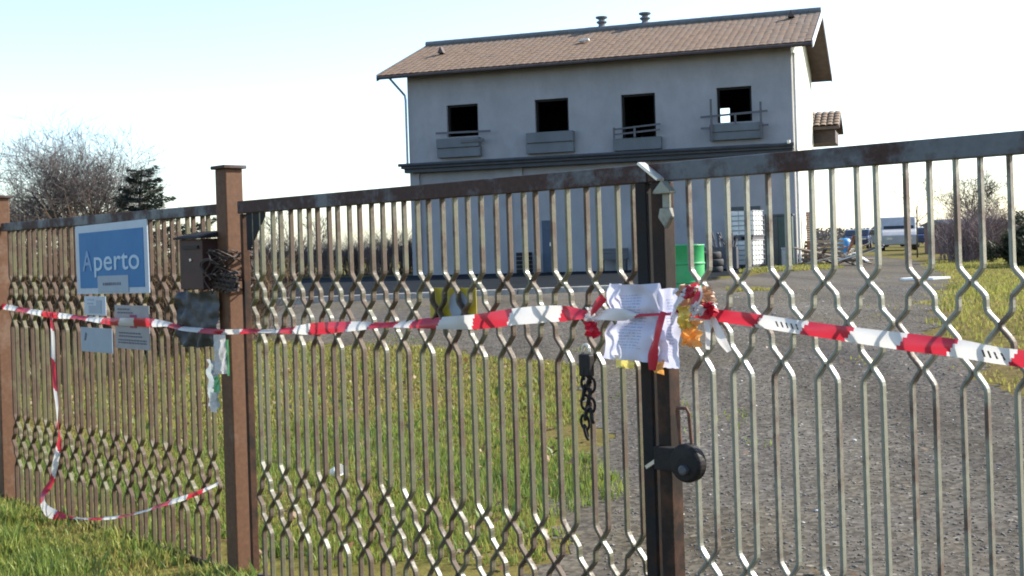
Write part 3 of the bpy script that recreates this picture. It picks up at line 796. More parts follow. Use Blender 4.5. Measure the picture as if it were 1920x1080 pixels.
def ribbon(pts, bounds=None, period=.2, phase=0.0, start_red=True, slant=.35, ref=0.0, prints=(), crinkle=.004, nw=4, key=0):
    """pts rows: s, n, z, half width, twist(deg); material 0 red, 1 white, 2 ink"""
    S = catmull(pts, .006); mb = MB(); vs = []; L = [0.0]
    for i in range(1, len(S)): L.append(L[-1] + float(np.linalg.norm(S[i][:3] - S[i - 1][:3])))
    for i, p in enumerate(S):
        t = Vector((S[min(i + 1, len(S) - 1)] - S[max(i - 1, 0)])[:3]).normalized()
        nn = Vector((0, -1, 0)); w = t.cross(nn).normalized(); nn = w.cross(t).normalized()
        a = math.radians(p[4]); w2 = w * math.cos(a) + nn * math.sin(a); n2 = nn * math.cos(a) - w * math.sin(a)
        for j in range(nw + 1):
            x = j / nw * 2 - 1
            c = mnoise.noise(Vector((L[i] * 9 + key, x * 1.5, key))) * crinkle
            vs.append(Vector(p[:3]) + w2 * (x * p[3]) + n2 * (c + (1 - x * x) * .004) - Vector((ref, 0, 0)))
    mb.v = [tuple(v) for v in vs]
    for i in range(len(S) - 1):
        for j in range(nw):
            x = (j + .5) / nw * 2 - 1; l = (L[i] + L[i + 1]) / 2 + x * .05 * slant; s = S[i][0] + x * .05 * slant
            if bounds: k = sum(1 for b in bounds if s > b)
            else: k = int(math.floor((l + phase) / period))
            m = k % 2 if start_red else 1 - k % 2
            b = i * (nw + 1) + j
            mb.f.append([b, b + 1, b + nw + 2, b + nw + 1]); mb.m.append(m)
    # slanted printed strokes, 1 mm proud of the tape
    for (s0, s1) in prints:
        idx = [i for i, p in enumerate(S) if s0 < p[0] < s1]
        for i in idx[::3]:
            if i + 3 >= len(S): continue
            b0 = Vector(vs[i * (nw + 1) + 1]); t0 = Vector(vs[(i + 2) * (nw + 1) + 3 if i + 2 < len(S) else i * (nw + 1) + 3])
            d = Vector((.0028, 0, 0)); o = Vector((0, -.0012, 0))
            b0, t0 = b0.lerp(t0, .12), b0.lerp(t0, .88)
            mb.add([b0 - d + o, b0 + d + o, t0 + d + o, t0 - d + o], [(0, 1, 2, 3)], 2)
    return mb
TM = [M['red'], M['white'], M['ink']]
main = [(-3.15, -.02, 1.335, .018, 20), (-3.0, -.015, 1.325, .020, 10), (-2.55, -.02, 1.300, .016, 30), (-2.17, -.02, 1.279, .020, -10), (-1.75, -.03, 1.272, .014, 35), (-1.30, -.04, 1.258, .020, 0), (-.95, -.04, 1.262, .026, -15), (-.62, -.05, 1.259, .016, 40),
        (-.35, -.115, 1.250, .014, 50), (-.12, -.095, 1.240, .014, 20), (.02, -.060, 1.238, .013, -20), (.25, -.015, 1.245, .012, 45), (.45, -.012, 1.252, .014, 20), (.70, -.02, 1.268, .027, -5), (1.0, -.02, 1.287, .022, 20), (1.25, -.018, 1.300, .016, 45),
        (1.5, -.015, 1.312, .022, 20), (1.8, -.02, 1.325, .030, -8), (2.05, -.022, 1.352, .032, 5), (2.25, -.02, 1.366, .031, -12), (2.38, -.03, 1.365, .020, 35), (2.46, -.05, 1.360, .016, 70), (2.55, -.085, 1.372, .020, 20), (2.63, -.088, 1.372, .021, -10), (2.70, -.085, 1.372, .007, 30), (2.83, -.07, 1.378, .006, 60)]
mb = ribbon(main, bounds=[-2.9, -2.7, -2.5, -2.3, -2.05, -1.85, -1.62, -1.42, -1.2, -1.02, -.8, -.58, -.36, -.18, -.02, .10, .24, .40, .52, .66, .96, 1.12, 1.30, 1.40, 1.575, 1.79, 2.0, 2.27, 2.43, 2.445, 2.46, 2.69], ref=0.0, key=1.1)
tag(mb.build('barrier_tape', TM, None, True, fpt(0), FENCE_ROT), 'red and white barrier tape stretched from the left edge to the paper notice', 'barrier tape', 'red and white barrier tapes')
right = [(2.84, -.055, 1.392, .012, 40), (2.93, -.03, 1.378, .018, 0), (3.1, -.02, 1.362, .022, -10), (3.28, -.02, 1.343, .021, 8), (3.45, -.02, 1.326, .023, -6), (3.63, -.02, 1.310, .025, 6), (3.80, -.02, 1.296, .025, 0), (3.97, -.02, 1.276, .024, -8), (4.3, -.02, 1.262, .024, 10), (4.8, -.02, 1.275, .02, 30), (5.42, -.06, 1.31, .018, 0)]
mb = ribbon(right, bounds=[3.135, 3.30, 3.455, 3.625, 3.775, 3.945, 4.15, 4.35, 4.55, 4.75, 4.95, 5.15, 5.35], ref=3.0, key=5.2, prints=((3.20, 3.285), (3.86, 3.935)))
tag(mb.build('barrier_tape', TM, None, True, fpt(3.0), FENCE_ROT), 'red and white barrier tape sloping down to the right from the knot', 'barrier tape', 'red and white barrier tapes')
hang = [(-2.15, -.03, 1.29, .012, 0), (-2.125, -.030, 1.15, .018, 15), (-2.13, -.028, .95, .012, 50), (-2.10, -.03, .75, .016, 10), (-2.085, -.03, .60, .024, -25), (-2.075, -.03, .49, .027, 0), (-2.14, -.032, .35, .018, 40), (-2.18, -.04, .24, .015, 60),
        (-2.17, -.10, .16, .028, 20), (-2.10, -.13, .105, .042, 0), (-1.98, -.13, .075, .032, 10), (-1.75, -.08, .07, .007, 60), (-1.35, -.08, .125, .009, 20), (-1.0, -.06, .20, .009, 60), (-.62, -.045, .312, .014, 20), (-.40, -.045, .375, .011, 0), (-.12, -.06, .47, .009, 20)]
mb = ribbon(hang, bounds=None, period=.19, phase=.09, ref=-2.15, start_red=True, key=8.7)
tag(mb.build('barrier_tape', TM, None, True, fpt(-2.15), FENCE_ROT), 'loose red and white barrier tape hanging down the left panel into the grass', 'barrier tape', 'red and white barrier tapes')

# paper strips on the post
t = thing('paper_strip', 'white paper strip with green edge hanging from the tape on the post', 'paper strip', fpt(-.012, -.085), FENCE_ROT + R(30))
mb = MB(); vs, fs, uv = crumple(-.036, .030, 1.03, 1.225, -.008, .012, 2.2, 4, 10); mb.add(vs, fs); mb.build('strip', M['white'], t)
mb = MB(); vs, fs, uv = crumple(.030, .043, 1.02, 1.20, -.004, .008, 5.2, 2, 10); mb.add(vs, fs); mb.build('green_edge', M['green_strip'], t)
t = thing('paper_strip', 'narrow green and white ribbon end curling left of the post', 'paper strip', fpt(-.11, -.075), FENCE_ROT + R(30))
mb = MB(); mb.add(*[x for x in (lambda q: (q[0], q[1]))(crumple(-.025, .012, .83, .93, 0, .01, 7.2, 3, 6))]); mb.build('strip', M['white'], t)
mb = MB(); mb.add(*[x for x in (lambda q: (q[0], q[1]))(crumple(.0, .03, .93, 1.01, 0, .01, 9.2, 3, 6))]); mb.build('green_end', M['green_strip'], t)
o = sheet_obj('plastic_shred', M['shred'], -.20, -.10, .86, 1.10, -.055, .03, 12.4, ref=-.15, nx=8, ny=12, ragged=.03)
tag(o, 'torn grey plastic shred fluttering beside the post below the tape', 'plastic shred')

# ------------------------------------------------------------------ paper notice on the meeting stiles
def bul(u, v):
    return -.035 - .03 * math.cos((u - .62) * 5) * (1 if u > .3 else .8) + .03 * math.exp(-((v - .55) / .12) ** 2) + (.05 * max(0, .3 - u))
t = thing('paper_notice', 'crumpled white printed notice tied with tape over the gate meeting stiles', 'paper notice', fpt(2.66), FENCE_ROT)
o = sheet_obj('sheet', M['paper'], 2.495, 2.785, 1.215, 1.478, -.022, .022, 4.7, parent=t, ref=2.66, nx=26, ny=22, ragged=.004, bulge=bul, taper=-.07)
o = sheet_obj('second_sheet', M['paper'], 2.765, 2.845, 1.195, 1.462, -.05, .016, 14.7, parent=t, ref=2.66, nx=8, ny=16, ragged=.004)
mb = MB(); vs, fs, uv = crumple(2.555, 2.64, 1.185, 1.235, -.045, .012, 3.1, 5, 4, .006); mb.add([(a - 2.66, b, c) for a, b, c in vs], fs); mb.build('tape_corner', M['yellow'], t)
mb = MB(); vs, fs, uv = crumple(2.735, 2.785, 1.175, 1.222, -.062, .012, 6.1, 4, 4, .006); mb.add([(a - 2.66, b, c) for a, b, c in vs], fs); mb.build('tape_corner', M['orange'], t)
mb = ribbon([(2.805, -.082, 1.385, .010, 20), (2.80, -.10, 1.34, .014, 0), (2.785, -.10, 1.29, .018, -15), (2.765, -.095, 1.24, .020, 10), (2.755, -.09, 1.19, .012, 30)], bounds=[9], ref=2.66, nw=4)
mb.build('tape_tail', TM, t, True)
mb = ribbon([(2.47, -.07, 1.375, .014, 20), (2.52, -.10, 1.40, .016, 0), (2.565, -.105, 1.435, .014, -10)], bounds=[9], ref=2.66); mb.build('tape_tail', TM, t, True)
mb = MB(); vs, fs, uv = crumple(2.43, 2.49, 1.29, 1.345, -.055, .035, 8.8, 6, 6, .01); mb.add([(a - 2.66, b, c) for a, b, c in vs], fs); mb.build('red_bow', M['red'], t)
mb = MB(); vs, fs, uv = crumple(2.44, 2.50, 1.345, 1.395, -.06, .03, 18.8, 6, 6, .01); mb.add([(a - 2.66, b, c) for a, b, c in vs], fs); mb.build('white_bow', M['white'], t)

t = thing('tape_knot', 'crumpled clump of orange paper and red tape tied right of the notice', 'tape knot', fpt(2.92), FENCE_ROT)
def scrap(a, b, c, d, mat, seed, n=-.05, amp=.045, name='paper_scrap', nx=8, ny=8):
    mb = MB(); vs, fs, uv = crumple(a, b, c, d, n, amp, seed, nx, ny, .012); mb.add([(p - 2.92, q, r) for p, q, r in vs], fs); return mb.build(name, mat, t)
scrap(2.90, 2.99, 1.41, 1.47, M['tan'], 1.4); scrap(2.84, 2.90, 1.40, 1.47, M['tan'], 21.4, -.03)
scrap(2.865, 2.925, 1.27, 1.355, M['orange'], 2.4); scrap(2.855, 2.91, 1.33, 1.405, M['yellow'], 3.4, -.07)
scrap(2.885, 2.92, 1.43, 1.47, M['red'], 4.4, -.075, .03, 'red_scrap'); scrap(2.955, 3.005, 1.372, 1.418, M['red'], 5.4, -.07, .03, 'red_scrap')
scrap(2.925, 2.97, 1.375, 1.41, M['white'], 6.4, -.09, .03, 'white_scrap')
mb = ribbon([(2.97, -.04, 1.365, .010, 10), (3.0, -.06, 1.345, .018, -20), (3.03, -.07, 1.30, .016, 10), (3.05, -.06, 1.262, .008, 30)], bounds=[0], ref=2.92); mb.build('tape_end', TM, t, True)
mb = ribbon([(2.96, -.05, 1.36, .012, 10), (2.968, -.06, 1.31, .014, -20), (2.958, -.05, 1.265, .008, 10)], bounds=[0], ref=2.92); mb.build('tape_end', TM, t, True)
mb = ribbon([(2.84, -.06, 1.38, .01, 10), (2.87, -.09, 1.41, .014, 40), (2.90, -.08, 1.45, .016, 10), (2.93, -.06, 1.47, .012, -20), (2.95, -.08, 1.44, .014, 20), (2.93, -.09, 1.40, .012, 0)], bounds=[2.85, 2.90, 2.925, 2.94], ref=2.92); mb.build('tape_loop', TM, t, True)

# ------------------------------------------------------------------ chain with padlock hanging on the left leaf
t = thing('chain', 'black chain with shiny padlock hanging on the gate bars left of the stile', 'chain', fpt(2.41, -.025), FENCE_ROT)
mb = MB(); mb.bx(-.026, .026, -.03, 0, 1.145, 1.225); pl = bevel(mb.build('padlock', M['black_metal'], t), .006, 2)
mb = MB(); mb.tube([(.018 * math.cos(a), -.015, 1.225 + .034 * math.sin(a)) for a in np.linspace(0, math.pi, 10)], .006, 8); mb.build('shackle', M['galv'], pl, True)
mb = MB()
ring = [(.014 * math.cos(a) , 0, .027 * math.sin(a)) for a in np.linspace(0, 2 * math.pi, 15)]
mb.tube(ring, .0055, 6, 0, False); lme = mb.mesh('chain_link', M['black_metal'], True)
for strand in (-1, 1):
    for k in range(7 if strand < 0 else 5):
        o = link('chain_link', lme, t)
        o.location = (strand * .011 + .004 * math.sin(k * 2.1), -.012 + .003 * strand, 1.16 - k * .036 - (.01 if strand > 0 else 0))
        o.rotation_euler = (random.uniform(-.2, .2), random.uniform(-.35, .35), 0.6 if k % 2 else 2.1)

# ------------------------------------------------------------------ the building
BZ = FAR_Z
B = thing('building', 'pale two storey workshop with tiled gable roof and four dark openings', 'building', (L0.x, L0.y, BZ), BROT)
W, DP = 14.1, 8.7
sl_ = .363
def rz(b):      # lower face of the roof at depth b (local z)
    return 7.95 - BZ + (b + .66) * sl_ if b <= DP / 2 else 7.95 - BZ + (DP + .66 - b) * sl_
OPEN = [(1.55, 2.78, 5.72, 6.90), (4.97, 6.23, 5.70, 6.88), (8.17, 9.39, 5.30, 6.84), (11.55, 12.74, 5.64, 6.85)]
def wall_open(mb, x0, x1, z0, z1, y0, y1, ops):
    ops = sorted(ops); x = x0
    for (a, b, c, d) in ops:
        mb.bx(x, a, y0, y1, z0, z1); mb.bx(a, b, y0, y1, z0, c); mb.bx(a, b, y0, y1, d, z1); x = b
    mb.bx(x, x1, y0, y1, z0, z1)
TH = .3
mb = MB()
wall_open(mb, 0, W, 4.75 - BZ, 8.13 - BZ, 0, TH, [(a, b, c - BZ, d - BZ) for a, b, c, d in OPEN])
mb.build('upper_wall', M['plaster'], B)
mb = MB()
mb.bx(.36, W - .3, .10, TH, 0, 4.45 - BZ)
mb.build('ground_floor_wall', M['plaster'], B)
for a, b in ((0, .36), (4.05, 4.4), (8.8, 9.15), (W - .3, W)):
    mb = MB(); mb.bx(a, b, .0, .098 if .3 < a < 12 else TH, 0, 4.45 - BZ); mb.build('pilaster', M['plaster'], B)
for side in (0, 1):
    x = -.003 if side == 0 else W - .24
    mb = MB()
    mb.prism([(x, TH, 0), (x, DP, 0), (x, DP, rz(DP)), (x, DP / 2, rz(DP / 2)), (x, TH, rz(TH))], (.243, 0, 0))
    mb.build('gable_wall', M['plaster_gable'], B, label='sunlit cream gable wall' if side else None)
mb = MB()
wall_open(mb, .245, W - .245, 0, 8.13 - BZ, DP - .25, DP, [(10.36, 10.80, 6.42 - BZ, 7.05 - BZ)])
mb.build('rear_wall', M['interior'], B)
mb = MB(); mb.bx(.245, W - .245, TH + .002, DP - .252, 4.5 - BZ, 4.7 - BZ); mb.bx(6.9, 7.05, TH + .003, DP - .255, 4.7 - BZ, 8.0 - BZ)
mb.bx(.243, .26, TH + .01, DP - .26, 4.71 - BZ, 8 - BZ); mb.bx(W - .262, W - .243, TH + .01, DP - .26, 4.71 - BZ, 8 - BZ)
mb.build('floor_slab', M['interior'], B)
# window openings: dark reveals, parapets, planks
def reveal(mb, a, b, c, d, y=.12, w=.07):
    mb.bx(a + .002, a + w, y, TH - .01, c, d); mb.bx(b - w, b - .002, y, TH - .01, c, d); mb.bx(a + w, b - w, y, TH - .01, d - w, d - .002)
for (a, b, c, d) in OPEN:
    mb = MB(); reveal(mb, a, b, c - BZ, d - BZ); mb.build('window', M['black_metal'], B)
PAR = [(1.20, 2.90, 4.95, 5.66), (4.68, 6.46, 4.92, 5.68), (7.86, 9.60, 4.85, 5.29), (11.30, 13.08, 5.02, 5.58)]
PL = []
for i, (a, b, c, d) in enumerate(PAR):
    mb = MB()
    rows = 2 if i != 2 else 1; h = (d - c) / rows
    for r in range(rows):
        mb.bx(a + random.uniform(-.03, .03), b + random.uniform(-.03, .03), -.24 - .05 * r - random.uniform(0, .02), -.002, c - BZ + r * h, c - BZ + (r + 1) * h - .008)
    pr = bevel(mb.build('parapet', M['concrete'], B), .012, 1); PL.append(pr)
def plank(p, x0, x1, z, dz=0.0, h=.075, y=-.345, th=.04):
    mb = MB(); mb.prism([(x0, y, z - BZ - h / 2), (x1, y, z + dz - BZ - h / 2), (x1, y, z + dz - BZ + h / 2), (x0, y, z - BZ + h / 2)], (0, th, 0)); mb.build('plank', M['wood_dark'], p)
plank(PL[0], 1.22, 3.35, 5.86, -.03, .07); plank(PL[0], 2.2, 3.1, 5.50, .02, .10)
plank(PL[2], 7.92, 9.62, 5.60, .10, .06); plank(PL[2], 7.94, 9.6, 5.42, .09, .06)
plank(PL[3], 11.02, 13.3, 5.84, .08, .07); plank(PL[3], 11.02, 11.35, 5.45, .0, .07); plank(PL[3], 13.0, 13.32, 5.43, .02, .07)
for p, x, z0, z1 in ((PL[3], 11.36, 5.0, 6.44), (PL[3], 13.04, 5.0, 6.24), (PL[2], 8.67, 5.28, 5.68), (PL[3], 12.18, 5.56, 5.88), (PL[2], 7.93, 5.28, 5.66)):
    mb = MB(); mb.bx(x, x + .07, -.383, -.347, z0 - BZ, z1 - BZ); mb.build('plank', M['wood_dark'], p)
# canopy over the ground floor
mb = MB()
mb.bx(-.18, W + .02, -.42, -.002, 4.60 - BZ, 4.76 - BZ); mb.bx(-.10, W, -.30, -.003, 4.45 - BZ, 4.597 - BZ)
cn = bevel(mb.build('canopy', M['canopy'], B), .01, 1)
mb = MB(); mb.tube([(-.25, -.48, 4.74 - BZ), (W + .05, -.48, 4.74 - BZ)], .06, 8); mb.build('gutter', M['canopy'], cn)
mb = MB()
mb.lathe([(.06, 0), (.06, .12)], 8, Matrix.Translation((W - .12, -.5, 4.76 - BZ))); mb.build('gutter_cap', M['galv'], cn)
# roof
def roof(root, x0, x1, bh, e, zr, zfun, tile_w, name='roof', seed=3, front_only=False, o_mat=None):
    th = .16
    mb = MB()
    mb.prism([(x0, -e, zfun(-e)), (x0, bh / 2, zfun(bh / 2)), (x0, bh / 2, zfun(bh / 2) + th), (x0, -e, zfun(-e) + th)], (x1 - x0, 0, 0))
    mb.prism([(x0, bh / 2, zfun(bh / 2)), (x0, bh + e, zfun(bh + e)), (x0, bh + e, zfun(bh + e) + th), (x0, bh / 2, zfun(bh / 2) + th)], (x1 - x0, 0, 0))
    rf = mb.build(name, M['soffit'], root)
    rng = np.random.default_rng(seed)
    L = math.hypot(bh / 2 + e, zfun(bh / 2) - zfun(-e)); ang = math.atan2(zfun(bh / 2) - zfun(-e), bh / 2 + e)
    nc = int((x1 - x0) / tile_w); nr = int(L / .38); V = []; F = []; C = []
    prof = [(-.5, 0), (-.30, .009), (0, .013), (.30, .009), (.5, 0)]
    for side in (0, 1):
        for r in range(nr + 1):
            for c in range(nc):
                xc = x0 + (c + .5) * (x1 - x0) / nc + rng.normal(0, .006); w = (x1 - x0) / nc * .98
                d0 = r * L / nr - .05; d1 = min(d0 + .42, L + .02)
                if r == nr: continue
                k = len(V); lift0 = .013 + rng.normal(0, .002); lift1 = .007
                tone = rng.choice([0, 1, 2, 3], p=[.5, .25, .15, .10])
                pal = [(.185, .124, .08), (.18, .121, .079), (.188, .126, .08), (.172, .12, .082)][tone]
                # greyer lichen near the ridge and the right end
                lich = max(0, (r / nr - .55)) * .9 + max(0, (xc - x0) / (x1 - x0) - .78) * 1.6 + rng.normal(0, .12)
                lich = min(1, max(0, lich)); g = (.15, .126, .106)
                col = [pal[i] * (1 - lich) + g[i] * lich for i in range(3)]; f_ = rng.uniform(.94, 1.06); col = [q * f_ for q in col]
                for d, lift in ((d0, lift0), (d1, lift1)):
                    for px, pz in prof:
                        y = -e + d * math.cos(ang) - (lift + pz) * math.sin(ang); z = zfun(-e) + th + d * math.sin(ang) + (lift + pz) * math.cos(ang)
                        if side: y = bh - y
                        V.append((xc + px * w, y, z)); C.append(col)
                for i in range(4):
                    F.append((k + i, k + i + 1, k + 6 + i, k + 5 + i) if not side else (k + i + 1, k + i, k + 5 + i, k + 6 + i))
    me = np_mesh('roof_tiles', np.array(V), np.array(F), M['tile'], np.array(C))
    stuff(link('roof_tiles', me, rf))
    V = MB(); n = int((x1 - x0) / .4)
    for i in range(n):
        xa = x0 + i * (x1 - x0) / n
        V.tube([(xa - .02, bh / 2, zfun(bh / 2) + th + .06), (xa + (x1 - x0) / n, bh / 2, zfun(bh / 2) + th + .075)], [.135, .115], 8)
    stuff(V.build('ridge_tiles', M['concrete'], rf))
    return rf
XR0, XR1 = -.90, W + .76
rf = roof(B, XR0, XR1, DP, .66, None, rz, .25)
# verge boards: the right one catches the sun
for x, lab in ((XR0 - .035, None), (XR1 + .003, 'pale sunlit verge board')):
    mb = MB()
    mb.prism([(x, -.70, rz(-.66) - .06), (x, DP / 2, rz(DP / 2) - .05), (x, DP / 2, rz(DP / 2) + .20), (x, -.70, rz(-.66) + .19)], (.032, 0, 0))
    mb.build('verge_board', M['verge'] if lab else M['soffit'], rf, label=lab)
    mb = MB()
    mb.prism([(x, DP / 2 + .004, rz(DP / 2) - .05), (x, DP + .70, rz(DP + .66) - .06), (x, DP + .70, rz(DP + .66) + .19), (x, DP / 2 + .004, rz(DP / 2) + .20)], (.032, 0, 0))
    mb.build('verge_board', M['soffit'], rf)
mb = MB(); mb.tube([(XR0, -.74, rz(-.66) + .06), (XR1, -.74, rz(-.66) + .06)], .055, 8); mb.build('eaves_gutter', M['soffit'], rf)
mb = MB(); mb.tube([(-.42, -.70, 8.02 - BZ), (-.40, -.66, 7.95 - BZ), (-.08, -.08, 7.38 - BZ), (-.06, -.06, 7.2 - BZ), (-.06, -.06, 4.8 - BZ)], .045, 8); mb.build('downpipe', M['pipe'], B)
mb = MB(); mb.tube([(W + .07, .25, 7.9 - BZ), (W + .07, .25, .1)], .05, 8); mb.build('downpipe', M['verge'], B)
for a in (6.47, 8.20):
    mb = MB(); z0 = rz(DP / 2) + .15
    mb.lathe([(.16, -.2), (.16, .30), (.13, .34), (.13, .40), (.21, .46), (.21, .50), (.12, .54), (.12, .58), (.24, .64), (.24, .69), (.05, .72)], 14, Matrix.Translation((a, DP / 2 + .12, z0 - .10)))
    mb.build('roof_vent', M['concrete'], rf)
for a, b_, k in ((.55, 2.2, 1), (6.3, 2.2, 0), (13.85, 3.4, 1)):
    mb = MB(); zz = rz(b_) + .25
    if k: mb.prism([(a - .12, b_ - .1, zz), (a + .12, b_ - .1, zz), (a, b_ - .1, zz + .26)], (0, .3, 0))
    else: mb.prism([(a - .20, b_ - .1, zz - .02), (a + .22, b_ - .1, zz + .0), (a + .2, b_ - .1, zz + .07), (a - .1, b_ - .1, zz + .06)], (0, .2, 0))
    mb.build('vent_tile', M['soffit'] if k else M['verge'], rf)
# ground floor door, and small lean-to wing behind the gable
mb = MB(); mb.bx(5.08, 5.42, .055, .098, .02, 1.9 - BZ + .6); dr = mb.build('door', M['blue_paint'], B, label='narrow blue service door')
mb = MB(); mb.bx(5.36, 5.40, .03, .054, .95, 1.08); mb.build('handle', M['galv'], dr)
mb = MB(); mb.bx(11.9, 12.9, .06, .098, .02, 2.1); mb.build('door', M['dark_door'], B, label='dark ground floor doorway')
def rz2(b): return 6.33 - BZ - 1.1 + 1.1 + (b - 0) * .42 if b <= 1.2 else 6.33 - BZ + (2.4 - b) * .42
wing = MB()
wing.bx(W - 3, W - .55, DP + .003, DP + 2.7, 0, 5.95 - BZ)
wg = thing('annex_building', 'small tiled annex showing behind the sunlit gable wall', 'building', (L0.x, L0.y, BZ), BROT)
wing.build('wall', M['plaster_gable'], wg)
mb = MB(); ya = DP + .3
mb.prism([(W - 3, ya - .4, 6.05 - BZ), (W - 3, ya + 1.2, 6.75 - BZ), (W - 3, ya + 2.8, 6.05 - BZ), (W - 3, ya + 2.8, 5.93 - BZ), (W - 3, ya + 1.2, 6.6 - BZ), (W - 3, ya - .4, 5.93 - BZ)], (4.05, 0, 0))
rw = mb.build('roof', M['soffit'], wg)
mb = MB(); mb.bx(W - .5, W + .86, ya + .1, ya + 2.3, 5.42 - BZ, 5.925 - BZ); mb.build('boarded_gable', M['soffit'], wg)
V = []; F = []; C = []
L2 = math.hypot(1.6, .7); an2 = math.atan2(.7, 1.6)
for r in range(5):
    for c in range(16):
        k = len(V); xc = W - 3 + (c + .5) * 4.05 / 16; tone = random.uniform(.85, 1.1)
        for d, lf in ((r * L2 / 5 - .03, .05), (r * L2 / 5 + L2 / 5 + .03, .015)):
            for px, pz in ((-.5, 0), (-.3, .05), (.3, .05), (.5, 0)):
                V.append((xc + px * .25, ya - .4 + d * math.cos(an2) - (lf + pz) * math.sin(an2), 6.05 - BZ + d * math.sin(an2) + (lf + pz) * math.cos(an2))); C.append((.23 * tone, .175 * tone, .13 * tone))
        for i in range(3): F.append((k + i, k + i + 1, k + 5 + i, k + 4 + i))
stuff(link('roof_tiles', np_mesh('roof_tiles', np.array(V), np.array(F), M['tile'], np.array(C)), rw))

def bpt(a, b, z=0.0):
    p = L0 + Vector((.95007411, -.31202434)) * a + Vector((.31202434, .95007411)) * b
    return Vector((p.x, p.y, z))

# ------------------------------------------------------------------ things in the yard
# stacked intermediate tanks
def ibc(loc, rot, label):
    t = thing('liquid_tank', label, 'tank', loc, rot, 'white caged tanks by the workshop')
    mb = MB()
    w, d, h = .96, 1.0, .80
    z0 = .14
    bands = 5; hh = h / bands
    for k in range(bands):
        a = z0 + k * hh
        mb.bx(-w / 2 + .03, w / 2 - .03, -d / 2 + .03, d / 2 - .03, a + .012, a + hh - .012)
        if k: mb.bx(-w / 2 + .05, w / 2 - .05, -d / 2 + .05, d / 2 - .05, a - .0115, a + .0115)
    bevel(mb.build('bottle', M['white_plastic'], t), .02, 2)
    mb = MB(); mb.lathe([(.11, 0), (.11, .05), (.09, .06)], 14, Matrix.Translation((0, 0, z0 + h - .01))); mb.build('lid', M['black_metal'], t)
    mb = MB()
    for k in range(6):
        z = z0 + .02 + k * (h - .02) / 5
        mb.tube([(-w / 2, -d / 2, z), (w / 2, -d / 2, z), (w / 2, d / 2, z), (-w / 2, d / 2, z), (-w / 2, -d / 2, z)], .010, 4)
    for k in range(5):
        x = -w / 2 + k * w / 4; y = -d / 2 + k * d / 4
        for p in ((x, -d / 2 - .012), (x, d / 2 + .012), (-w / 2 - .012, y), (w / 2 + .012, y)):
            mb.tube([(p[0], p[1], z0 - .02), (p[0], p[1], z0 + h)], .009, 4)
    mb.build('cage', M['cage'], t)
    mb = MB(); mb.bx(-w / 2, w / 2, -d / 2, d / 2, .10, .138)
    for x in (-.4, 0, .4): mb.bx(x - .06, x + .06, -d / 2, d / 2, 0, .098)
    mb.build('pallet', M['wood_dark'], t)
    return t
IB = (7.58, 40.0); IR = R(-34)
ibc((IB[0], IB[1], FAR_Z), IR, 'lower of two stacked white caged liquid tanks beside the workshop')
ibc((IB[0] + .02, IB[1], FAR_Z + .952), IR + R(2), 'upper of two stacked white caged liquid tanks beside the workshop')

# green drum
t = thing('steel_drum', 'bright green steel drum with two ribs standing on the gravel', 'drum', (2.83, 20.0, gz(2.83, 20)))
mb = MB()
prof = [(.0, 0), (.29, 0), (.30, .012), (.295, .025), (.295, .30), (.308, .315), (.308, .33), (.295, .345), (.295, .60), (.308, .615), (.308, .63), (.295, .645), (.295, .90), (.305, .915), (.30, .93), (.285, .93), (.28, .915), (.0, .915)]
mb.lathe(prof, 32); mb.build('shell', M['green_drum'], t, True).modifiers.new('edge', 'EDGE_SPLIT').split_angle = R(40)
mb = MB(); mb.lathe([(.035, .915), (.035, .935)], 10, Matrix.Translation((.17, 0, 0))); mb.build('bung', M['galv'], t)

# dark tall cabinet and grey box by the totes
t = thing('cabinet', 'tall dark green cabinet right of the white tanks', 'cabinet', (8.75, 41.2, FAR_Z), R(-18))
mb = MB(); mb.bx(-.30, .22, -.28, .28, .08, 1.72); bevel(mb.build('body', M['dark_door'], t), .015, 2)
mb = MB(); mb.bx(-.33, .72, -.31, .31, 1.722, 1.78); mb.build('lid', M['dark_grey'], t)
mb = MB(); mb.bx(.222, .68, -.27, .27, .08, 1.715); bevel(mb.build('side_unit', M['dark_green'], t), .015, 2)
t = thing('plastic_box', 'small pale grey box on the ground before the dark cabinet', 'box', (8.95, 40.2, FAR_Z), R(-10))
mb = MB(); mb.bx(-.13, .13, -.2, .2, 0, .62); bevel(mb.build('body', M['pipe'], t), .02, 2); mb = MB(); mb.bx(-.14, .14, -.21, .21, .622, .66); mb.build('lid', M['cage'], t)

def tyre(loc, rot, label, r=.32, w=.2, group='old tyres by the workshop'):
    t = thing('tyre', label, 'tyre', loc, 0, group); t.rotation_euler = rot
    mb = MB(); mb.lathe([(r * .6, -w / 2), (r * .93, -w / 2), (r, -w * .3), (r, w * .3), (r * .93, w / 2), (r * .6, w / 2), (r * .57, 0)], 20); mb.build('tread', M['tyre'], t, True)
    mb = MB(); mb.lathe([(r * .56, -w * .3), (r * .56, w * .3), (r * .2, w * .25)], 14); mb.build('rim', M['dark_grey'], t)
    return t
tyre((6.05, 37.2, FAR_Z + .1), (0, 0, 0), 'bottom tyre of the low dark stack left of the tanks')
tyre((6.08, 37.2, FAR_Z + .31), (.03, .02, 0), 'middle tyre of the low dark stack left of the tanks')
tyre((6.02, 37.25, FAR_Z + .53), (.03, -.05, 1), 'top tyre of the low dark stack left of the tanks')
t = thing('metal_bin', 'dark open bin heaped with scrap between drum and white tanks', 'bin', (6.55, 39.0, FAR_Z), R(-15))
mb = MB()
for a, b, c, d in ((-.6, .6, -.42, -.38), (-.6, .6, .38, .42), (-.6, -.56, -.38, .38), (.56, .6, -.38, .38)): mb.bx(a, b, c, d, .06, .75)
mb.bx(-.56, .56, -.38, .38, .06, .10); mb.build('tub', M['dark_grey'], t)
mb = MB()
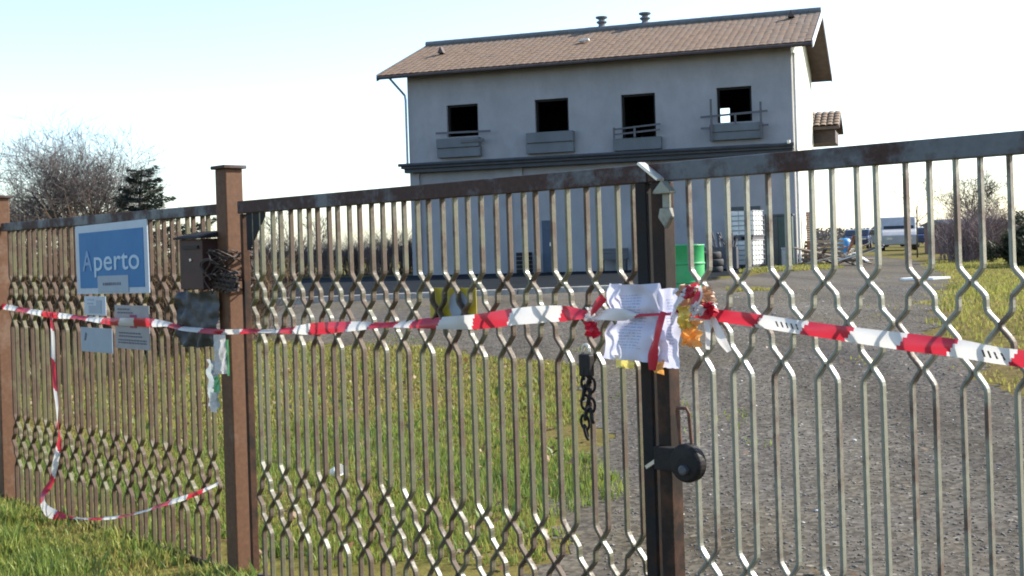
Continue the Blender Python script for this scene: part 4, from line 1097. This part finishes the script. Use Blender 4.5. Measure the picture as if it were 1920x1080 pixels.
for k in range(14):
    p = Vector((random.uniform(-.5, .5), random.uniform(-.3, .3), .55)); q = p + Vector((random.uniform(-.4, .4), random.uniform(-.3, .3), random.uniform(.25, .7))); mb.tube([p, q], random.uniform(.02, .05), 5)
mb.build('scrap', M['wood_dark'], t)

def pallet_stack(loc, rot, n, label):
    t = thing('pallet_stack', label, 'pallets', loc, rot)
    for k in range(n):
        mb = MB(); z = k * .145
        for j in range(7): mb.bx(-.6 + j * .18, -.6 + j * .18 + .12, -.4, .4, z + .10, z + .122)
        for y in (-.4, -.05, .3): mb.bx(-.6, .6, y, y + .1, z + .022, z + .098)
        o = mb.build('pallet', M['wood'], t); o.rotation_euler.z = R(random.uniform(-5, 5))
    return t
pallet_stack((10.1, 42.2, FAR_Z), R(-14), 3, 'low stack of wooden pallets at the workshop corner')
pallet_stack((11.3, 44.6, FAR_Z), R(20), 6, 'higher pallet stack right of the sunlit gable')
# scrap timber, each heap one thing with boards as parts
def heap(loc, n, label, spread=.9, h=.5, mats=('wood', 'wood_dark', 'white_board', 'brick')):
    t = thing('timber_heap', label, 'scrap heap', loc)
    for k in range(n):
        mb = MB(); L = random.uniform(.6, 1.9); mb.bx(-L / 2, L / 2, -.06, .06, -.02, .02)
        o = mb.build('board', M[random.choice(mats)], t)
        o.location = (random.uniform(-spread, spread), random.uniform(-.4, .4), random.uniform(.05, h)); o.rotation_euler = (random.uniform(-.3, .3), random.uniform(-.45, .45), random.uniform(0, 3.1))
    return t
heap((10.7, 40.6, FAR_Z), 18, 'heap of loose boards in front of the sunlit gable corner')
heap((12.2, 46.5, FAR_Z), 16, 'taller heap of scrap boards right of the sunlit gable', .8, .8)
# brick stack against the gable (pale and brown rows)
t = thing('brick_stack', 'narrow tall stack of brown bricks against the sunlit gable', 'bricks', bpt(14.38, 2.2, BZ), BROT)
bm_ = MB(); bm_.box((0, 0, 0), (.24, .115, .07)); bme = bm_.mesh('brick', M['brick'])
for r in range(24):
    for k in range(2):
        o = link('brick', bme, t); o.location = (random.uniform(-.01, .01), (k - .5) * .125 + random.uniform(-.008, .008), .04 + r * .078); o.rotation_euler.z = R(random.uniform(-4, 4))
# bench, barrel box and pots along the shaded front
t = thing('bench', 'low dark bench against the shaded front wall', 'bench', bpt(7.8, -.35, BZ), BROT)
mb = MB(); mb.bx(-.5, .5, -.2, .2, .40, .45); mb.build('seat', M['wood_dark'], t)
for x in (-.42, .42):
    mb = MB(); mb.bx(x - .04, x + .04, -.16, .16, 0, .398); mb.build('leg', M['dark_grey'], t)
mb = MB(); mb.bx(-.5, .5, .16, .2, .452, .80); mb.build('backrest', M['wood_dark'], t)
t = thing('crate', 'dark wooden crate by the narrow blue door', 'crate', bpt(4.52, -.4, BZ), BROT)
for k in range(5):
    mb = MB(); mb.bx(-.24, .24, -.22, .22, .02 + k * .15, .02 + k * .15 + .13); mb.build('slat', M['black_metal'], t)
# blue tank, cars, van, container in the background
t = thing('water_tank', 'blue plastic tank at the far end of the yard', 'tank', (12.95, 47.8, FAR_Z), R(-10))
mb = MB(); mb.lathe([(.22, 0), (.26, .03), (.26, .35), (.245, .38), (.26, .41), (.26, .75), (.2, .86), (.08, .9)], 20); mb.build('shell', M['blue_tank'], t, True)
mb = MB(); mb.lathe([(.075, .9), (.075, .95)], 12); mb.build('cap', M['black_metal'], t)

def car(loc, rot, mat, label, kind='car'):
    t = thing('parked_' + kind, label, kind, loc, rot, 'vehicles at the far end of the yard')
    L, Wd = (4.1, 1.68) if kind == 'car' else (5.0, 1.95)
    if kind == 'car':
        pr = [(-2.05, .32), (-2.05, .72), (-1.9, .86), (-1.05, .93), (-.45, 1.38), (.85, 1.42), (1.65, .98), (2.0, .9), (2.05, .6), (2.02, .32)]
        win = [(-.98, .95), (-.42, 1.33), (.80, 1.36), (1.5, .98)]
    else:
        pr = [(-2.5, .35), (-2.5, .9), (-2.2, 1.1), (-1.7, 1.25), (-1.1, 1.98), (2.4, 2.05), (2.5, 1.9), (2.5, .35)]
        win = [(-1.62, 1.27), (-1.05, 1.9), (-.3, 1.92), (-.3, 1.27)]
    mb = MB(); mb.prism([(x, -Wd / 2, z) for x, z in pr], (0, Wd, 0)); bevel(mb.build('body', mat, t), .05, 2)
    for y in (-Wd / 2 - .008, Wd / 2 + .003):
        mb = MB(); mb.prism([(x, y, z) for x, z in win], (0, .005, 0)); mb.build('window', M['glass'], t)
    (x0, z0), (x1, z1) = (win[0], win[1])
    mb = MB(); d = Vector((z0 - z1, 0, x1 - x0)).normalized() * .03
    mb.prism([(x0 - .04, -Wd / 2 + .12, z0), (x1 - .04, -Wd / 2 + .16, z1), (x1 - .04, Wd / 2 - .16, z1), (x0 - .04, Wd / 2 - .12, z0)], d); mb.build('windscreen', M['glass'], t)
    for x in (-1.3, 1.25):
        for y in (-Wd / 2 + .08, Wd / 2 - .08):
            mb = MB(); mb.lathe([(.2, -.1), (.31, -.1), (.32, -.06), (.32, .06), (.31, .1), (.2, .1)], 16, Matrix.Translation((x, y, .32)) @ Matrix.Rotation(R(90), 4, 'X')); w = mb.build('wheel', M['tyre'], t)
            mb = MB(); mb.lathe([(.19, -.105), (.19, .105)], 12, Matrix.Translation((x, y, .32)) @ Matrix.Rotation(R(90), 4, 'X')); mb.build('rim', M['cage'], w)
    for y in (-.55, .55):
        mb = MB(); mb.bx(-L / 2 - .02, -L / 2 + .03, y - .16, y + .16, .66, .78); mb.build('headlight', M['galv'], t)
    return t
car((25.4, 90, FAR_Z), R(70), M['car_blue'], 'dark blue car parked nose on behind the blue tank')
car((28.9, 95, FAR_Z), R(100), M['car_silver'], 'silver car parked in the middle of the far row')
car((29.6, 88, FAR_Z), R(60), M['car_blue'], 'dark car parked next to the maroon shed')
car((23.3, 74, FAR_Z), R(74), M['car_white'], 'white van parked at the far end of the yard', 'van')
t = thing('storage_shed', 'long maroon metal shed at the end of the drive', 'shed', (21.6, 59, FAR_Z), R(12))
mb = MB()
for k in range(14): mb.bx(-1.35 + k * .193, -1.35 + k * .193 + .17, -1.0 - .02 * (k % 2), 1.0, 0, 1.35)
mb.build('wall', M['car_red'], t)
mb = MB(); mb.prism([(-1.5, -1.15, 1.352), (-1.5, 1.15, 1.352), (-1.5, 0, 1.62)], (3.0, 0, 0)); mb.build('roof', M['dark_grey'], t)
# white board lying on the drive
t = thing('white_board', 'white board lying flat on the far gravel drive', 'board', (8.68, 25.9, FAR_Z + .012), R(4))
mb = MB(); mb.prism([(-.52, -.16, 0), (.1, -.20, 0), (.58, .02, 0), (.55, .10, 0), (-.1, .22, 0), (-.5, .05, 0)], (0, 0, .05)); mb.build('board', M['white_board'], t)
# litter in the grass
t = thing('paper_cup', 'crushed white cup lying in the grass behind the gate', 'cup', (-1.285, 8.47, gz(-1.285, 8.47) + .07))
t.rotation_euler = (R(70), 0, R(40))
mb = MB(); mb.lathe([(.028, 0), (.04, .09), (.042, .092), (.038, .09), (.026, .004)], 14); mb.build('wall', M['white_board'], t)

# ------------------------------------------------------------------ vegetation
def branch(mb, p, d, L, r, lvl, maxl, kids, up=.12, wig=.25, sides=3, spread=.75):
    n = 4 if lvl < 2 else 3
    pts = [p]; dd = d.normalized(); rs = [r]
    for i in range(n):
        dd = (dd + Vector((random.gauss(0, wig), random.gauss(0, wig), random.gauss(0, wig) + up)) * .5).normalized()
        pts.append(pts[-1] + dd * (L / n)); rs.append(r * (1 - .75 * (i + 1) / n))
    mb.tube(pts, rs, sides if lvl > 1 else 6, 0, lvl < 2)
    if lvl >= maxl: return
    for k in range(kids[lvl]):
        f = random.uniform(.3 if lvl else .35, 1.0); i = min(n - 1, int(f * n)); q = pts[i].lerp(pts[i + 1], f * n - i)
        t = (pts[i + 1] - pts[i]).normalized()
        a = Vector((random.gauss(0, 1), random.gauss(0, 1), random.gauss(0, 1))); a = (a - t * a.dot(t)).normalized()
        nd = (t * (1 - spread * .5) + a * spread).normalized()
        branch(mb, q, nd, L * random.uniform(.5, .72), max(rs[i] * .5, .009), lvl + 1, maxl, kids, up, wig, sides, spread)

def bare_tree(loc, h, label, kids=(9, 6, 5, 4), r=.16, mat='bark', group=None, spread=.75, trunk=.3):
    t = thing('bare_tree', label, 'tree', loc, random.uniform(0, 6), group)
    mb = MB(); mb.tube([(0, 0, -.1), (.03, .02, h * trunk * .5), (0, .05, h * trunk)], [r, r * .85, r * .7], 8); mb.build('trunk', M[mat], t, True)
    mb = MB()
    for k in range(kids[0]):
        a = k * 2.4 + random.uniform(-.4, .4); el = random.uniform(.25, 1.35)
        d = Vector((math.cos(a) * math.cos(el), math.sin(a) * math.cos(el), math.sin(el)))
        branch(mb, Vector((0, .05, h * trunk * random.uniform(.6, 1.0))), d, h * random.uniform(.40, .55), r * .42, 1, len(kids), (0,) + tuple(kids[1:]) + (0,), .22, .20, 3, spread)
    mb.build('crown', M[mat], t)
    return t
random.seed(21)
bare_tree((-21.4, 60, FAR_Z), 7.3, 'large bare grey tree left of the dark conifer', (22, 9, 7, 5), .26, 'bark', 'bare trees', .8, .25)
bare_tree((-26.4, 66, FAR_Z), 5.6, 'bare grey tree cut by the left edge of the photo', (14, 7, 6, 5), .22, 'bark', 'bare trees', .8, .25)
bare_tree((21.9, 58, FAR_Z), 3.3, 'spindly bare tree above the maroon shed', (11, 6, 5, 3), .08, 'bark_dark', 'bare trees', .7, .5)
bare_tree((23.3, 62, FAR_Z), 3.2, 'smaller bare tree right of the shed', (9, 6, 5, 3), .07, 'bark_dark', 'bare trees', .8, .3)
bare_tree((16.5, 50, FAR_Z), 3.0, 'thin young bare tree standing by the drive end', (5, 4, 3), .035, 'bark_dark', 'bare trees', .5, .7)
bare_tree((-9.3, 50, FAR_Z), 2.7, 'slender bare sapling above the hedge right of the post', (7, 5, 4), .04, 'bark', 'bare trees', .5, .5)
bare_tree((-8.2, 52, FAR_Z), 2.4, 'second bare sapling above the far hedge', (7, 5, 4), .04, 'bark', 'bare trees', .5, .5)

# conifer with sweeping tiers
def conifer(loc, h, w, label, tiers=12):
    t = thing('conifer_tree', label, 'tree', loc)
    mb = MB(); mb.tube([(0, 0, -.1), (.02, 0, h * .6), (.15, 0, h)], [.16, .09, .02], 7); mb.build('trunk', M['bark_dark'], t)
    V = []; F = []; C = []; bm2 = MB()
    for k in range(tiers):
        f = k / (tiers - 1)
        for j in range(7):
            a = j * 2 * math.pi / 7 + k * 2.1 + random.uniform(-.4, .4)
            z = h * (.10 + .86 * f) + random.uniform(-.14, .14)
            R_ = w * (1 - .82 * f ** 1.2) * random.uniform(.55, 1.2) * (1 + .25 * math.cos(a))
            lift = random.uniform(.0, .22)
            pts = [Vector((math.cos(a) * R_ * u, math.sin(a) * R_ * u, z + lift * R_ * u + .12 * R_ * u * u)) for u in (0, .35, .7, 1)]
            bm2.tube(pts, [.045, .032, .02, .006], 4)
            nl = int(130 * R_)
            for _ in range(nl):
                u = random.random() ** .7; i = min(2, int(u * 3)); p = pts[i].lerp(pts[i + 1], u * 3 - i)
                side = Vector((-math.sin(a), math.cos(a), 0)) * random.uniform(-1, 1) * .34 * R_ * (1.08 - u)
                p = p + side + Vector((0, 0, random.gauss(-.02, .06)))
                d = Vector((math.cos(a), math.sin(a), random.uniform(-.3, .5))) * random.uniform(.08, .2) + side.normalized() * random.uniform(0, .12)
                wv = Vector((random.gauss(0, 1), random.gauss(0, 1), random.gauss(0, .8))).normalized() * .035
                b = len(V); V += [p - wv, p + wv, p + d]; F.append((b, b + 1, b + 2)); g = random.uniform(.7, 1.3); C += [(.028 * g, .036 * g, .026 * g)] * 3
    bm2.build('limbs', M['bark_dark'], t)
    stuff(link('foliage', np_mesh('foliage', np.array([tuple(v) for v in V]), np.array(F), M['leaf'], np.array(C)), t))
    return t
conifer((-15.75, 52, FAR_Z), 4.75, 2.9, 'dark conifer with sweeping tiers beside the bare tree')

def leafy_shrub(loc, h, w, label, n=5200, tone=(.055, .075, .03), leaf=.06, cat='shrub', name='evergreen_shrub'):
    t = thing(name, label, cat, loc, random.uniform(0, 6))
    mb = MB()
    for k in range(7):
        a = k * .9; branch(mb, Vector((random.uniform(-.2, .2) * w, random.uniform(-.2, .2) * w, 0)), Vector((math.cos(a) * .4, math.sin(a) * .4, 1)), h * .75, .03, 1, 2, (0, 5, 0), .1, .25)
    mb.build('stems', M['bark_dark'], t)
    cl = [(Vector((random.gauss(0, .36) * w, random.gauss(0, .36) * w, h * random.uniform(.15, .88))), random.uniform(.16, .36) * min(w, h)) for _ in range(16)]
    V = []; F = []; C = []
    for _ in range(n):
        c, r = random.choice(cl); d = Vector((random.gauss(0, 1), random.gauss(0, 1), random.gauss(0, 1))).normalized()
        p = c + d * r * random.random() ** .4; p.z = max(.02, p.z)
        u = Vector((random.gauss(0, 1), random.gauss(0, 1), random.gauss(0, 1))).normalized() * leaf; v = u.orthogonal().normalized() * leaf * .45
        b = len(V); V += [p - u, p + v, p + u, p - v]; F.append((b, b + 1, b + 2, b + 3)); g = random.uniform(.6, 1.45); C += [(tone[0] * g, tone[1] * g, tone[2] * g)] * 4
    stuff(link('foliage', np_mesh('foliage', np.array([tuple(v) for v in V]), np.array(F), M['leaf'], np.array(C)), t))
    return t
random.seed(33)
leafy_shrub((13.75, 33.0, FAR_Z), 1.1, .95, 'dark evergreen shrub at the near end of the right hedge', 6000, (.06, .07, .045))
leafy_shrub((15.2, 35.5, FAR_Z), 1.75, 1.3, 'tall evergreen shrub at the right edge of the photo', 6000, (.055, .07, .03))
def twig_shrub(name, mat, n, h, w, seed, thin=.006):
    random.seed(seed); mb = MB()
    for k in range(n):
        p = Vector((random.gauss(0, .38) * w, random.gauss(0, .3) * w, 0))
        branch(mb, p, Vector((random.gauss(0, .22), random.gauss(0, .22), 1)), h * random.uniform(.55, 1.0), random.uniform(.6, 1.6) * thin, 2, 3, (0, 0, 5, 0), .12, .22, 3, .6)
    return mb.mesh(name, mat)
DS = [twig_shrub('twigs', M['twig_brown'], 120, 1.75, .75, 50 + i, .009) for i in range(3)]
BS = [twig_shrub('twigs', M['twig_purple'], 110, 1.9, 1.1, 80 + i, .016) for i in range(3)]
random.seed(5)
dry_lab = ['dry brown brush behind the left edge post', 'dry brush clump behind the left part of the blue sign', 'dry brush clump behind the middle of the blue sign', 'dry brown brush between the blue sign and letter box', 'thin dry brush behind the letter box', 'tall dry brush deeper in the yard left of the sign', 'ragged dry brush deeper behind the blue sign', 'low dry brush behind the capped post']
for i, (x, y, s) in enumerate([(-7.3, 17.0, .88), (-6.7, 17.5, .84), (-6.0, 17.2, .88), (-5.2, 17.6, .84), (-4.55, 17.2, .72), (-8.2, 18.8, .98), (-6.5, 19.2, .95), (-4.0, 18.5, .7)]):
    o = link('dry_brush', DS[i % 3], None, (x, y, gz(x, y)), random.uniform(0, 6)); o.scale = (s, s, s); tag(o, dry_lab[i], 'shrub', 'dry brush behind the left panel')
hl = ['nearest the capped post', 'second from the capped post', 'third from the capped post', 'in the middle of the far hedge row', 'third from the workshop wall', 'second from the workshop wall', 'nearest the workshop wall']
for i, (x, y, s) in enumerate([(-11.2, 50, .95), (-9.9, 49, .8), (-8.7, 50.5, .8), (-7.5, 49.5, .75), (-6.4, 50.5, .78), (-5.3, 49.5, .8), (-4.4, 51, .85)]):
    o = link('bare_hedge_shrub', BS[i % 3], None, (x, y, FAR_Z), random.uniform(0, 6)); o.scale = (s * 1.1, s * 1.1, s * .95)
    tag(o, 'bare purple brown shrub ' + hl[i], 'shrub', 'bare shrubs left of the workshop')
for i, (x, y, sc_, lab) in enumerate([(14.6, 39.5, .72, 'greyish bare scrub left of the right evergreen shrubs'), (15.9, 43.5, .75, 'bare scrub before the maroon shed'), (17.4, 45.5, .85, 'bare scrub at the right end of the maroon shed'), (19.4, 49, .9, 'bare scrub far right behind the evergreen shrubs')]):
    o = link('bare_scrub', BS[i % 3], None, (x, y, FAR_Z), random.uniform(0, 6)); o.scale = (sc_ * 1.2, sc_ * 1.2, sc_)
    tag(o, lab, 'shrub', 'bare scrub right of the drive')
# dry stalks and leaf litter under the brush; far off wood line
def wood_line(name, x0, x1, y, h, n, tone):
    V = []; F = []; C = []
    for _ in range(n):
        x = random.uniform(x0, x1); hh = h * (.55 + .35 * math.sin(x * .05) * math.sin(x * .021 + 2) + .25 * random.random()); yy = y + random.uniform(-8, 8)
        z = random.uniform(.0, hh); p = Vector((x, yy, FAR_Z + z)); u = Vector((random.gauss(0, 1), random.gauss(0, .6), random.gauss(0, 1))).normalized() * h * .13; v = u.cross(Vector((0, 1, 0))).normalized() * h * .05
        b = len(V); V += [p - u, p + v, p + u, p - v]; F.append((b, b + 1, b + 2, b + 3)); g = random.uniform(.7, 1.3); C += [(tone[0] * g, tone[1] * g, tone[2] * g)] * 4
    return stuff(link(name, np_mesh(name, np.array([tuple(v) for v in V]), np.array(F), M['leaf'], np.array(C))))
wood_line('distant_wood', -190, 190, 230, 3.2, 9000, (.10, .095, .09))
wood_line('far_scrub', 22, 75, 120, 1.75, 5000, (.10, .088, .085))
